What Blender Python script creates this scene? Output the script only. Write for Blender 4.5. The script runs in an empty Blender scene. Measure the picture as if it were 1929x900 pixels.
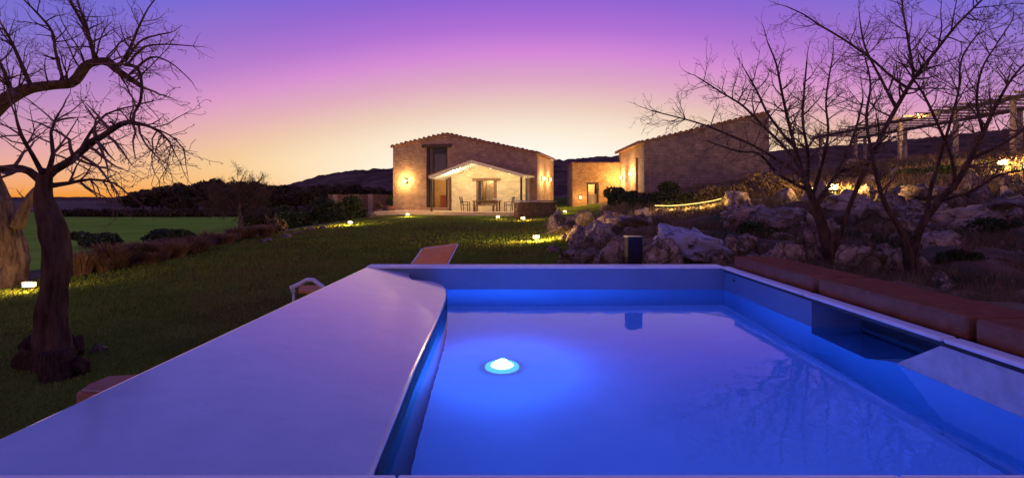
import bpy, bmesh, math, random
import numpy as np
from mathutils import Vector, noise as mnoise

R = math.radians
rng = np.random.default_rng(7)
random.seed(7)
scene = bpy.context.scene
col = scene.collection

# ------------------------------------------------------------------ camera
F, CX, HZ, EYE = 964.0, 964.5, 375.0, 1.8
cam_data = bpy.data.cameras.new('camera')
cam_data.sensor_fit = 'HORIZONTAL'
cam_data.sensor_width = 36.0
cam_data.lens = 36.0 * F / 1929.0
cam_data.shift_y = -(450.0 - HZ) / 1929.0
cam_data.clip_start = 0.05
cam_data.clip_end = 3000
cam = bpy.data.objects.new('camera', cam_data)
cam.location = (0, 0, EYE)
cam.rotation_euler = (R(90), 0, 0)
col.objects.link(cam)
scene.camera = cam

# ------------------------------------------------------------------ sky at dusk
world = bpy.data.worlds.new('World')
scene.world = world
world.use_nodes = True
nt = world.node_tree
nt.nodes.clear()
N, L = nt.nodes, nt.links
SUNSET_AZ = R(2.0)          # afterglow lies just right of straight ahead


def s2l(c):
    return tuple(((v / 255) / 12.92 if v / 255 <= 0.04045 else ((v / 255 + 0.055) / 1.055) ** 2.4) for v in c)


def wmath(op, a, b=None, clamp=False):
    n = N.new('ShaderNodeMath')
    n.operation = op
    n.use_clamp = clamp
    for i, v in enumerate((a, b)):
        if v is None:
            continue
        if isinstance(v, (int, float)):
            n.inputs[i].default_value = v
        else:
            L.new(v, n.inputs[i])
    return n.outputs[0]


tc = N.new('ShaderNodeTexCoord')
sep = N.new('ShaderNodeSeparateXYZ')
L.new(tc.outputs['Generated'], sep.inputs[0])
sx, sy, sz = sep.outputs
el = wmath('MULTIPLY', wmath('ARCSINE', sz), 180 / math.pi)
flat = wmath('SQRT', wmath('ADD', wmath('ADD', wmath('MULTIPLY', sx, sx), wmath('MULTIPLY', sy, sy)), 1e-6))
caz = wmath('DIVIDE', wmath('ADD', wmath('MULTIPLY', sx, math.sin(SUNSET_AZ)), wmath('MULTIPLY', sy, math.cos(SUNSET_AZ))), flat)
one_m = wmath('SUBTRACT', 1.0, caz)
t = wmath('ADD', el, wmath('MULTIPLY', one_m, 42.0))
tn = wmath('DIVIDE', t, 60.0, True)
ramp = N.new('ShaderNodeValToRGB')
ramp.color_ramp.interpolation = 'EASE'
stops = [(0.0, (255, 254, 248)), (4.8, (255, 251, 240)), (7.8, (250, 232, 212)), (10.3, (234, 202, 190)), (13.0, (221, 166, 196)),
         (15.9, (210, 134, 214)), (18.6, (174, 108, 212)), (21.5, (144, 96, 210)), (26.0, (104, 94, 214)), (33.0, (84, 90, 206)),
         (60.0, (76, 78, 184))]
while len(ramp.color_ramp.elements) < len(stops):
    ramp.color_ramp.elements.new(0.5)
for e, (p, c) in zip(ramp.color_ramp.elements, stops):
    e.position = p / 60.0
for e, (p, c) in zip(ramp.color_ramp.elements, stops):
    e.color = (*s2l(c), 1)
ramp.color_ramp.interpolation = 'LINEAR'
L.new(tn, ramp.inputs[0])
# low orange band to either side of the white glow
elc = wmath('MAXIMUM', el, 0.0)
band = wmath('POWER', 2.718, wmath('MULTIPLY', elc, -0.17))
side = wmath('POWER', wmath('MULTIPLY', one_m, 7.0, True), 0.7)
front = wmath('MULTIPLY', wmath('ADD', caz, 0.15), 1.2, True)
wgt = wmath('MULTIPLY', wmath('MULTIPLY', band, side), front, True)
mixo = N.new('ShaderNodeMix')
mixo.data_type = 'RGBA'
L.new(wgt, mixo.inputs['Factor'])
L.new(ramp.outputs['Color'], mixo.inputs['A'])
low = wmath('MULTIPLY', wmath('POWER', 2.718, wmath('MULTIPLY', elc, -0.36)), wmath('MULTIPLY', one_m, 6.0, True), True)
warm = N.new('ShaderNodeMix')
warm.data_type = 'RGBA'
L.new(low, warm.inputs['Factor'])
warm.inputs['A'].default_value = (*s2l((252, 210, 110)), 1)
warm.inputs['B'].default_value = (*s2l((246, 144, 18)), 1)
L.new(warm.outputs['Result'], mixo.inputs['B'])
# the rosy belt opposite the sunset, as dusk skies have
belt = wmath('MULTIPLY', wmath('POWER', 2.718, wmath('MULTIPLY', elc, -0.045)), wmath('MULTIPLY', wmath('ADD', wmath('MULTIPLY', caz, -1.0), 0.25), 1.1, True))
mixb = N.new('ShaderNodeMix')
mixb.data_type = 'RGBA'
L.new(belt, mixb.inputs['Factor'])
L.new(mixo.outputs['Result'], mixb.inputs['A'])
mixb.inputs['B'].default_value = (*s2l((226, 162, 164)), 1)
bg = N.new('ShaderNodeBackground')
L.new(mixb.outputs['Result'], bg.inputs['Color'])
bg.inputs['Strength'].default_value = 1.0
sky = N.new('ShaderNodeTexSky')
sky.sky_type = 'NISHITA'
sky.sun_disc = False
sky.sun_elevation = R(-3.0)
sky.sun_rotation = SUNSET_AZ
bg2 = N.new('ShaderNodeBackground')
L.new(sky.outputs[0], bg2.inputs['Color'])
bg2.inputs['Strength'].default_value = 0.05
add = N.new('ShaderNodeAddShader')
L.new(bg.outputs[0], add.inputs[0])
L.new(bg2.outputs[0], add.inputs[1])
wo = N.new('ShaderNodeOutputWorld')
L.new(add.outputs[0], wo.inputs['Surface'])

# the last of the sun, just under the horizon: a very weak, broad, warm glow
sun_d = bpy.data.lights.new('sun', 'SUN')
sun_d.energy = 0.04
sun_d.angle = R(4)
sun_d.color = (1.0, 0.62, 0.42)
sun = bpy.data.objects.new('sun', sun_d)
sun.rotation_euler = (R(88.5), 0, R(180) - SUNSET_AZ)
col.objects.link(sun)

scene.view_settings.view_transform = 'Standard'
scene.view_settings.look = 'None'
scene.view_settings.exposure = 0.0
scene.view_settings.gamma = 1.0
scene.view_settings.use_curve_mapping = False
scene.render.engine = 'CYCLES'
cy = scene.cycles
cy.use_denoising = True
cy.use_adaptive_sampling = True
cy.adaptive_threshold = 0.01
cy.max_bounces = 8
cy.diffuse_bounces = 4
cy.glossy_bounces = 4
cy.transmission_bounces = 6
cy.sample_clamp_indirect = 4.0
cy.blur_glossy = 0.5
cy.use_light_tree = True

# ------------------------------------------------------------------ helpers


def P(px, py, Y):
    return Vector(((px - CX) / F * Y, Y, EYE - (py - HZ) / F * Y))


class MB:
    """collects vertices and faces of one mesh"""

    def __init__(self):
        self.v, self.f = [], []

    def add(self, verts, faces):
        o = len(self.v)
        self.v.extend([tuple(p) for p in verts])
        self.f.extend([tuple(i + o for i in q) for q in faces])
        return self

    def box(self, a, b):
        (x0, y0, z0), (x1, y1, z1) = a, b
        v = [(x0, y0, z0), (x1, y0, z0), (x1, y1, z0), (x0, y1, z0), (x0, y0, z1), (x1, y0, z1), (x1, y1, z1), (x0, y1, z1)]
        return self.add(v, [(0, 3, 2, 1), (4, 5, 6, 7), (0, 1, 5, 4), (1, 2, 6, 5), (2, 3, 7, 6), (3, 0, 4, 7)])

    def prism_xz(self, poly, y0, y1):
        n = len(poly)
        v = [(x, y0, z) for x, z in poly] + [(x, y1, z) for x, z in poly]
        f = [tuple(range(n)), tuple(range(2 * n - 1, n - 1, -1))]
        f += [(i, i + n, (i + 1) % n + n, (i + 1) % n) for i in range(n)]
        return self.add(v, f)

    def prism_xy(self, poly, z0, z1):
        n = len(poly)
        v = [(x, y, z0) for x, y in poly] + [(x, y, z1) for x, y in poly]
        f = [tuple(range(n - 1, -1, -1)), tuple(range(n, 2 * n))]
        f += [(i, (i + 1) % n, (i + 1) % n + n, i + n) for i in range(n)]
        return self.add(v, f)

    def bar(self, a, b, w, h=None):
        """rectangular bar between two points, h measured upwards-ish"""
        a, b = Vector(a), Vector(b)
        h = h or w
        d = (b - a).normalized()
        up = Vector((0, 0, 1)) if abs(d.z) < 0.95 else Vector((0, 1, 0))
        s = d.cross(up).normalized() * (w / 2)
        u = s.cross(d).normalized() * (h / 2)
        v = [a - s - u, a + s - u, a + s + u, a - s + u, b - s - u, b + s - u, b + s + u, b - s + u]
        return self.add(v, [(0, 3, 2, 1), (4, 5, 6, 7), (0, 1, 5, 4), (1, 2, 6, 5), (2, 3, 7, 6), (3, 0, 4, 7)])

    def tube(self, pts, rad, n=6, rough=0.0, cap=True):
        pts = [Vector(p) for p in pts]
        if not isinstance(rad, (list, tuple)):
            rad = [rad] * len(pts)
        o = len(self.v)
        ref = None
        for i, p in enumerate(pts):
            d = (pts[min(i + 1, len(pts) - 1)] - pts[max(i - 1, 0)]).normalized()
            if ref is None:
                ref = d.orthogonal().normalized()
            ref = (ref - d * ref.dot(d))
            ref = ref.normalized() if ref.length > 1e-6 else d.orthogonal().normalized()
            bi = d.cross(ref)
            for k in range(n):
                a = 2 * math.pi * k / n
                r = rad[i]
                q = p + (ref * math.cos(a) + bi * math.sin(a)) * r
                if rough:
                    ca, sa = math.cos(a), math.sin(a)
                    q = p + (q - p) * (1 + rough * mnoise.noise(Vector((ca * 1.6 + p.x, sa * 1.6 + p.y, p.z * 1.3)))
                                       + rough * .55 * mnoise.noise(Vector((ca * 4.5 + p.x, sa * 4.5 + p.y, p.z * 2.0)))
                                       + rough * .30 * mnoise.noise(Vector((q.x * 14, q.y * 14, q.z * 6))))
                self.v.append(tuple(q))
        for i in range(len(pts) - 1):
            for k in range(n):
                a, b = o + i * n + k, o + i * n + (k + 1) % n
                self.f.append((a, b, b + n, a + n))
        if cap:
            self.f.append(tuple(o + k for k in range(n - 1, -1, -1)))
            e = o + (len(pts) - 1) * n
            self.f.append(tuple(e + k for k in range(n)))
        return self

    def lathe(self, c, prof, n=16):
        """profile of (radius, z) around a vertical axis at c"""
        o = len(self.v)
        for r, z in prof:
            for k in range(n):
                a = 2 * math.pi * k / n
                self.v.append((c[0] + r * math.cos(a), c[1] + r * math.sin(a), c[2] + z))
        for i in range(len(prof) - 1):
            for k in range(n):
                a, b = o + i * n + k, o + i * n + (k + 1) % n
                self.f.append((a, b, b + n, a + n))
        self.f.append(tuple(o + k for k in range(n - 1, -1, -1)))
        e = o + (len(prof) - 1) * n
        self.f.append(tuple(e + k for k in range(n)))
        return self

    def mesh(self, name, mat, smooth=False):
        me = bpy.data.meshes.new(name)
        me.from_pydata(self.v, [], self.f)
        if mat:
            me.materials.append(mat)
        if smooth:
            me.polygons.foreach_set('use_smooth', [True] * len(me.polygons))
        me.update()
        return me

    def build(self, name, mat, parent=None, smooth=False, bevel=0.0, seg=2, loc=None):
        return obj(name, self.mesh(name, mat, smooth), parent, bevel, seg, loc)


def obj(name, me, parent=None, bevel=0.0, seg=2, loc=None):
    o = bpy.data.objects.new(name, me)
    col.objects.link(o)
    if parent is not None:
        o.parent = parent
    if loc is not None:
        o.location = loc
    if bevel:
        m = o.modifiers.new('bevel', 'BEVEL')
        m.width, m.segments, m.limit_method, m.angle_limit = bevel, seg, 'ANGLE', R(35)
        m.harden_normals = False
    return o


def tag(o, label, cat, group=None):
    o['label'], o['category'] = label, cat
    if group:
        o['group'] = group
    return o


def thing(name, label, cat, loc=(0, 0, 0), rz=0.0, group=None):
    o = bpy.data.objects.new(name, None)
    o.empty_display_size = 0.2
    col.objects.link(o)
    o.location, o.rotation_euler = loc, (0, 0, rz)
    return tag(o, label, cat, group)


def struct(o, kind='structure'):
    o['kind'] = kind
    return o


def quickmesh(name, v, f, mat, smooth=False):
    """numpy vertices and equal-sized faces"""
    v, f = np.asarray(v, dtype=np.float32), np.asarray(f, dtype=np.int32)
    me = bpy.data.meshes.new(name)
    me.vertices.add(len(v))
    me.vertices.foreach_set('co', v.ravel())
    k = f.shape[1]
    me.loops.add(f.size)
    me.loops.foreach_set('vertex_index', f.ravel())
    me.polygons.add(len(f))
    me.polygons.foreach_set('loop_start', np.arange(0, f.size, k, dtype=np.int32))
    me.polygons.foreach_set('loop_total', np.full(len(f), k, dtype=np.int32))
    if smooth:
        me.polygons.foreach_set('use_smooth', np.ones(len(f), dtype=bool))
    me.materials.append(mat)
    me.update(calc_edges=True)
    me.validate()
    return me


# ------------------------------------------------------------------ materials


def mat(name, c1, c2=None, scale=4.0, rough=0.8, bump=0.0, bscale=None, c3=None, spec=0.3, metal=0.0, stretch=(1, 1, 1), coat=0.0,
        detail=6.0, emit=None, es=0.0, rand=0.0, lo=0.35, hi=0.65):
    m = bpy.data.materials.new(name)
    m.use_nodes = True
    t = m.node_tree
    b = t.nodes['Principled BSDF']
    b.inputs['Roughness'].default_value = rough
    b.inputs['Specular IOR Level'].default_value = spec
    b.inputs['Metallic'].default_value = metal
    b.inputs['Coat Weight'].default_value = coat
    b.inputs['Coat Roughness'].default_value = 0.12
    if emit:
        b.inputs['Emission Color'].default_value = (*emit, 1)
        b.inputs['Emission Strength'].default_value = es
    c = t.nodes.new('ShaderNodeTexCoord')
    mp = t.nodes.new('ShaderNodeMapping')
    mp.inputs['Scale'].default_value = stretch
    t.links.new(c.outputs['Object'], mp.inputs[0])
    if c2 is None:
        b.inputs['Base Color'].default_value = (*c1, 1)
        last = None
    else:
        n = t.nodes.new('ShaderNodeTexNoise')
        n.inputs['Scale'].default_value = scale
        n.inputs['Detail'].default_value = detail
        n.inputs['Roughness'].default_value = 0.62
        t.links.new(mp.outputs[0], n.inputs['Vector'])
        r = t.nodes.new('ShaderNodeValToRGB')
        r.color_ramp.elements[0].position = lo
        r.color_ramp.elements[0].color = (*c1, 1)
        r.color_ramp.elements[1].position = hi
        r.color_ramp.elements[1].color = (*c2, 1)
        t.links.new(n.outputs['Fac'], r.inputs[0])
        last = r.outputs[0]
        if c3 is not None:
            n2 = t.nodes.new('ShaderNodeTexNoise')
            n2.inputs['Scale'].default_value = scale * 0.31
            n2.inputs['Detail'].default_value = 5
            t.links.new(mp.outputs[0], n2.inputs['Vector'])
            r2 = t.nodes.new('ShaderNodeValToRGB')
            r2.color_ramp.elements[0].position = 0.48
            r2.color_ramp.elements[1].position = 0.62
            t.links.new(n2.outputs['Fac'], r2.inputs[0])
            mx = t.nodes.new('ShaderNodeMix')
            mx.data_type = 'RGBA'
            t.links.new(r2.outputs[0], mx.inputs['Factor'])
            t.links.new(last, mx.inputs['A'])
            mx.inputs['B'].default_value = (*c3, 1)
            last = mx.outputs['Result']
        if rand:
            oi = t.nodes.new('ShaderNodeObjectInfo')
            hs = t.nodes.new('ShaderNodeHueSaturation')
            mr = t.nodes.new('ShaderNodeMapRange')
            mr.inputs['To Min'].default_value = 1 - rand
            mr.inputs['To Max'].default_value = 1 + rand
            t.links.new(oi.outputs['Random'], mr.inputs[0])
            t.links.new(mr.outputs[0], hs.inputs['Value'])
            t.links.new(last, hs.inputs['Color'])
            last = hs.outputs[0]
        t.links.new(last, b.inputs['Base Color'])
    if bump:
        n3 = t.nodes.new('ShaderNodeTexNoise')
        n3.inputs['Scale'].default_value = bscale or scale * 3
        n3.inputs['Detail'].default_value = 8
        n3.inputs['Roughness'].default_value = 0.65
        t.links.new(mp.outputs[0], n3.inputs['Vector'])
        bp = t.nodes.new('ShaderNodeBump')
        bp.inputs['Strength'].default_value = min(1.0, bump)
        bp.inputs['Distance'].default_value = 0.05 * max(1, bump)
        t.links.new(n3.outputs['Fac'], bp.inputs['Height'])
        t.links.new(bp.outputs[0], b.inputs['Normal'])
    return m


def stone_mat(name, c1, c2, mortar, bw=0.45, bh=0.2, bump=0.6):
    """rubble courses: brick pattern warped by noise, projected from the front"""
    m = mat(name, c1, c2, 2.2, 0.9, bump=0.0)
    t = m.node_tree
    b = t.nodes['Principled BSDF']
    src = b.inputs['Base Color'].links[0].from_socket
    geo = t.nodes.new('ShaderNodeTexCoord')
    sp = t.nodes.new('ShaderNodeSeparateXYZ')
    t.links.new(geo.outputs['Object'], sp.inputs[0])
    ad = t.nodes.new('ShaderNodeMath')
    ad.operation = 'ADD'
    t.links.new(sp.outputs[0], ad.inputs[0])
    t.links.new(sp.outputs[1], ad.inputs[1])
    cb = t.nodes.new('ShaderNodeCombineXYZ')
    t.links.new(ad.outputs[0], cb.inputs[0])
    t.links.new(sp.outputs[2], cb.inputs[1])
    nz = t.nodes.new('ShaderNodeTexNoise')
    nz.inputs['Scale'].default_value = 1.7
    t.links.new(cb.outputs[0], nz.inputs['Vector'])
    vm = t.nodes.new('ShaderNodeVectorMath')
    vm.operation = 'MULTIPLY_ADD'
    t.links.new(nz.outputs['Color'], vm.inputs[0])
    vm.inputs[1].default_value = (0.35, 0.22, 0)
    t.links.new(cb.outputs[0], vm.inputs[2])
    br = t.nodes.new('ShaderNodeTexBrick')
    br.inputs['Color1'].default_value = (0.80, 0.80, 0.80, 1)
    br.inputs['Color2'].default_value = (1.08, 1.05, 1.02, 1)
    br.inputs['Mortar'].default_value = (*mortar, 1)
    br.inputs['Scale'].default_value = 1.0
    br.inputs['Brick Width'].default_value = bw
    br.inputs['Row Height'].default_value = bh
    br.inputs['Mortar Size'].default_value = 0.014
    br.inputs['Mortar Smooth'].default_value = 0.4
    t.links.new(vm.outputs[0], br.inputs['Vector'])
    mx = t.nodes.new('ShaderNodeMix')
    mx.data_type = 'RGBA'
    mx.blend_type = 'MULTIPLY'
    mx.inputs['Factor'].default_value = 1.0
    t.links.new(src, mx.inputs['A'])
    t.links.new(br.outputs['Color'], mx.inputs['B'])
    t.links.new(mx.outputs['Result'], b.inputs['Base Color'])
    n3 = t.nodes.new('ShaderNodeTexNoise')
    n3.inputs['Scale'].default_value = 9
    n3.inputs['Detail'].default_value = 6
    t.links.new(geo.outputs['Object'], n3.inputs['Vector'])
    m1 = t.nodes.new('ShaderNodeMath')
    m1.operation = 'MULTIPLY_ADD'
    t.links.new(br.outputs['Fac'], m1.inputs[0])
    m1.inputs[1].default_value = -0.8
    t.links.new(n3.outputs['Fac'], m1.inputs[2])
    bp = t.nodes.new('ShaderNodeBump')
    bp.inputs['Strength'].default_value = bump
    bp.inputs['Distance'].default_value = 0.06
    t.links.new(m1.outputs[0], bp.inputs['Height'])
    t.links.new(bp.outputs[0], b.inputs['Normal'])
    return m


def emission(name, c, s):
    m = bpy.data.materials.new(name)
    m.use_nodes = True
    t = m.node_tree
    t.nodes.clear()
    e = t.nodes.new('ShaderNodeEmission')
    e.inputs[0].default_value = (*c, 1)
    e.inputs[1].default_value = s
    o = t.nodes.new('ShaderNodeOutputMaterial')
    t.links.new(e.outputs[0], o.inputs[0])
    return m


M = {}
M['grass_ground'] = mat('grass_ground', (0.09, 0.13, 0.018), (0.14, 0.18, 0.028), 1.3, 0.95, 0.7, 30, c3=(0.09, 0.08, 0.02), spec=0.0)
M['blade'] = mat('blade', (0.12, 0.175, 0.024), (0.20, 0.25, 0.036), 0.9, 0.9, spec=0.0, c3=(0.20, 0.18, 0.04))
M['earth'] = mat('earth', (0.12, 0.072, 0.04), (0.20, 0.125, 0.075), 1.5, 0.95, 0.8, 12, c3=(0.05, 0.06, 0.02), spec=0.1)
M['field'] = mat('field', (0.20, 0.38, 0.028), (0.30, 0.48, 0.045), 0.25, 0.95, 0.3, 3, spec=0.0)
M['rock'] = mat('rock', (0.17, 0.11, 0.068), (0.46, 0.345, 0.245), 3.2, 0.9, 0.9, 9, c3=(0.12, 0.09, 0.045), spec=0.1, rand=0.3)
def cracks(m, sc=1.5, dark=.74):
    t = m.node_tree
    b = t.nodes['Principled BSDF']
    tc2 = t.nodes.new('ShaderNodeTexCoord')
    nz = t.nodes.new('ShaderNodeTexNoise')
    nz.inputs['Scale'].default_value = 2.0
    nz.inputs['Detail'].default_value = 5
    t.links.new(tc2.outputs['Object'], nz.inputs['Vector'])
    vm = t.nodes.new('ShaderNodeVectorMath')
    vm.operation = 'MULTIPLY_ADD'
    t.links.new(nz.outputs['Color'], vm.inputs[0])
    vm.inputs[1].default_value = (.8, .8, .8)
    t.links.new(tc2.outputs['Object'], vm.inputs[2])
    vo = t.nodes.new('ShaderNodeTexVoronoi')
    vo.feature = 'DISTANCE_TO_EDGE'
    vo.inputs['Scale'].default_value = sc
    t.links.new(vm.outputs[0], vo.inputs['Vector'])
    rp = t.nodes.new('ShaderNodeValToRGB')
    rp.color_ramp.elements[0].color = (dark, dark * .95, dark * .9, 1)
    rp.color_ramp.elements[1].position = .055
    rp.color_ramp.elements[1].color = (1, 1, 1, 1)
    t.links.new(vo.outputs['Distance'], rp.inputs[0])
    src = b.inputs['Base Color'].links[0].from_socket
    mx = t.nodes.new('ShaderNodeMix')
    mx.data_type = 'RGBA'
    mx.blend_type = 'MULTIPLY'
    mx.inputs['Factor'].default_value = 1
    t.links.new(src, mx.inputs['A'])
    t.links.new(rp.outputs[0], mx.inputs['B'])
    t.links.new(mx.outputs['Result'], b.inputs['Base Color'])
    bp0 = b.inputs['Normal'].links[0].from_node
    bp = t.nodes.new('ShaderNodeBump')
    bp.inputs['Strength'].default_value = 1.0
    bp.inputs['Distance'].default_value = .12
    t.links.new(rp.outputs[0], bp.inputs['Height'])
    t.links.new(bp0.outputs[0], bp.inputs['Normal'])
    t.links.new(bp.outputs[0], b.inputs['Normal'])
    return m


cracks(M['rock'])
M['slate'] = mat('slate', (0.34, 0.31, 0.33), (0.52, 0.48, 0.48), 2.0, 0.85, 0.8, 7, c3=(0.2, 0.16, 0.12), spec=0.25)
cracks(M['slate'], 1.1, .7)
M['bark'] = mat('bark', (0.045, 0.026, 0.018), (0.15, 0.09, 0.058), 9, 0.95, 1.6, 18, stretch=(1, 1, 0.22), spec=0.1)
M['bark_pale'] = mat('bark_pale', (0.06, 0.038, 0.024), (0.25, 0.17, 0.11), 8, 0.95, 1.6, 16, stretch=(1, 1, 0.22), spec=0.1)
M['twig'] = mat('twig', (0.14, 0.08, 0.06), (0.22, 0.13, 0.095), 6, 0.9, spec=0.15)
M['leaf'] = mat('leaf', (0.03, 0.05, 0.014), (0.075, 0.10, 0.03), 1.5, 0.7, spec=0.2)
M['leaf_dark'] = mat('leaf_dark', (0.035, 0.05, 0.018), (0.08, 0.10, 0.034), 0.8, 0.8, spec=0.15, rand=0.2)
M['leaf_brown'] = mat('leaf_brown', (0.10, 0.07, 0.035), (0.19, 0.13, 0.06), 1.0, 0.85, spec=0.1, rand=0.25)
M['straw'] = mat('straw', (0.14, 0.075, 0.04), (0.30, 0.18, 0.10), 3, 0.85, spec=0.15, rand=0.2)
M['far_leaf'] = mat('far_leaf', (0.06, 0.052, 0.025), (0.13, 0.10, 0.045), 0.3, 0.9, spec=0.1, rand=0.3)
M['hill'] = mat('hill', (0.07, 0.045, 0.028), (0.20, 0.125, 0.075), 0.12, 0.95, 1.0, 0.6, spec=0.0)
M['pool_white'] = mat('pool_white', (0.76, 0.76, 0.78), (0.82, 0.82, 0.84), 1.5, 0.5, 0.10, 14, spec=0.4, coat=0.0)
M['slab'] = mat('slab', (0.33, 0.41, 0.50), (0.42, 0.49, 0.57), 2.6, 0.28, 0.10, 5.0, spec=0.8, coat=1.0)
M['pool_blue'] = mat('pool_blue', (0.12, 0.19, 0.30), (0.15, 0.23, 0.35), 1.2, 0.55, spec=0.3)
M['panel'] = mat('panel', (0.46, 0.46, 0.48), (0.64, 0.63, 0.65), 6.0, 0.7, 0.5, 16, spec=0.2)
M['ledge_shade'] = mat('ledge_shade', (0.006, 0.007, 0.012), (0.009, 0.011, 0.018), 1.2, 0.8, spec=0.05)
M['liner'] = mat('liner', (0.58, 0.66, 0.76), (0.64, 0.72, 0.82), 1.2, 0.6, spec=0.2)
M['coping'] = mat('coping', (0.76, 0.75, 0.76), (0.85, 0.84, 0.85), 9, 0.55, 0.25, 30, spec=0.4)
M['cushion'] = mat('cushion', (0.21, 0.080, 0.042), (0.30, 0.12, 0.065), 9, 1.0, 0.5, 70, c3=(0.25, 0.095, 0.05), spec=0.0)
M['dark_gap'] = mat('dark_gap', (0.02, 0.02, 0.025), rough=0.8)
M['niche'] = mat('niche', (0.02, 0.022, 0.03), (0.035, 0.037, 0.045), 3, 0.8, spec=0.1)
M['wall_stone'] = stone_mat('wall_stone', (0.36, 0.235, 0.14), (0.54, 0.37, 0.23), (0.75, 0.7, 0.62), 0.34, 0.15, 0.5)
M['wall_barn'] = stone_mat('wall_barn', (0.20, 0.155, 0.12), (0.34, 0.26, 0.20), (0.7, 0.66, 0.6), 0.5, 0.2, 0.6)
M['plaster'] = stone_mat('plaster', (0.56, 0.46, 0.30), (0.68, 0.57, 0.38), (0.9, 0.88, 0.8), 0.42, 0.17, 0.5)
M['ochre'] = stone_mat('ochre', (0.30, 0.17, 0.08), (0.44, 0.27, 0.13), (0.8, 0.75, 0.65), 0.4, 0.17, 0.6)
M['tile'] = mat('tile', (0.24, 0.11, 0.07), (0.36, 0.19, 0.12), 3, 0.9, 0.4, 20, rand=0.25)
M['timber'] = mat('timber', (0.055, 0.035, 0.022), (0.10, 0.065, 0.04), 5, 0.7, 0.3, 30, stretch=(1, 1, 0.15))
M['timber_warm'] = mat('timber_warm', (0.16, 0.085, 0.045), (0.24, 0.14, 0.075), 5, 0.7, 0.3, 30)
M['timber_pale'] = mat('timber_pale', (0.30, 0.22, 0.15), (0.42, 0.32, 0.22), 5, 0.7, 0.3, 30)
M['white_paint'] = mat('white_paint', (0.72, 0.68, 0.58), (0.8, 0.76, 0.66), 2, 0.7)
M['metal_dark'] = mat('metal_dark', (0.03, 0.03, 0.034), (0.045, 0.045, 0.05), 8, 0.5, metal=0.3)
M['shaft'] = mat('shaft', (0.012, 0.010, 0.014), (0.02, 0.016, 0.02), 8, 0.7, spec=0.1)
M['metal_white'] = mat('metal_white', (0.62, 0.62, 0.66), (0.72, 0.72, 0.76), 6, 0.35, metal=0.0, spec=0.5)
M['orange'] = mat('orange', (0.97, 0.30, 0.06), (0.98, 0.40, 0.10), 5, 0.8, 0.3, 60, c3=(0.95, 0.18, 0.05))
M['orange_dim'] = mat('orange_dim', (0.55, 0.20, 0.06), (0.65, 0.26, 0.08), 5, 0.8, 0.3, 60)
M['terracotta'] = mat('terracotta', (0.30, 0.13, 0.075), (0.40, 0.19, 0.11), 4, 0.85, 0.3, 20)
M['paving'] = mat('paving', (0.55, 0.40, 0.22), (0.68, 0.52, 0.30), 3, 0.85, 0.3, 12)
M['glass'] = mat('glass', (0.03, 0.03, 0.035), rough=0.04, spec=0.8)
M['room'] = mat('room', (0.5, 0.36, 0.2), (0.62, 0.46, 0.28), 1.5, 0.9)
M['room_red'] = mat('room_red', (0.35, 0.10, 0.05), (0.45, 0.15, 0.08), 2, 0.8)
M['bulb'] = emission('bulb', (1.0, 0.70, 0.28), 7.0)
M['bulb_soft'] = emission('bulb_soft', (1.0, 0.72, 0.38), 5.0)
M['led'] = emission('led', (1.0, 0.70, 0.18), 3.0)
M['pool_lens'] = emission('pool_lens', (0.45, 0.95, 1.0), 6.0)
M['pool_ring'] = emission('pool_ring', (0.10, 0.55, 1.0), 1.6)

WARM = (1.0, 0.60, 0.22)
LAMP_GAIN = 5.0


def lamp(parent, loc, watts, colour=WARM, radius=0.05, kind='POINT', name='bulb_light', rot=None, spot=None):
    d = bpy.data.lights.new(name, kind)
    d.energy, d.color = watts * (1.0 if parent.name.startswith('underwater') else LAMP_GAIN), colour
    if kind == 'AREA':
        d.shape = 'DISK'
        d.size = radius * 2
    else:
        d.shadow_soft_size = radius
    if spot:
        d.spot_size, d.spot_blend = spot
    o = bpy.data.objects.new(name, d)
    col.objects.link(o)
    o.parent = parent
    o.location = loc
    if rot:
        o.rotation_euler = rot
    return o


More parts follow.
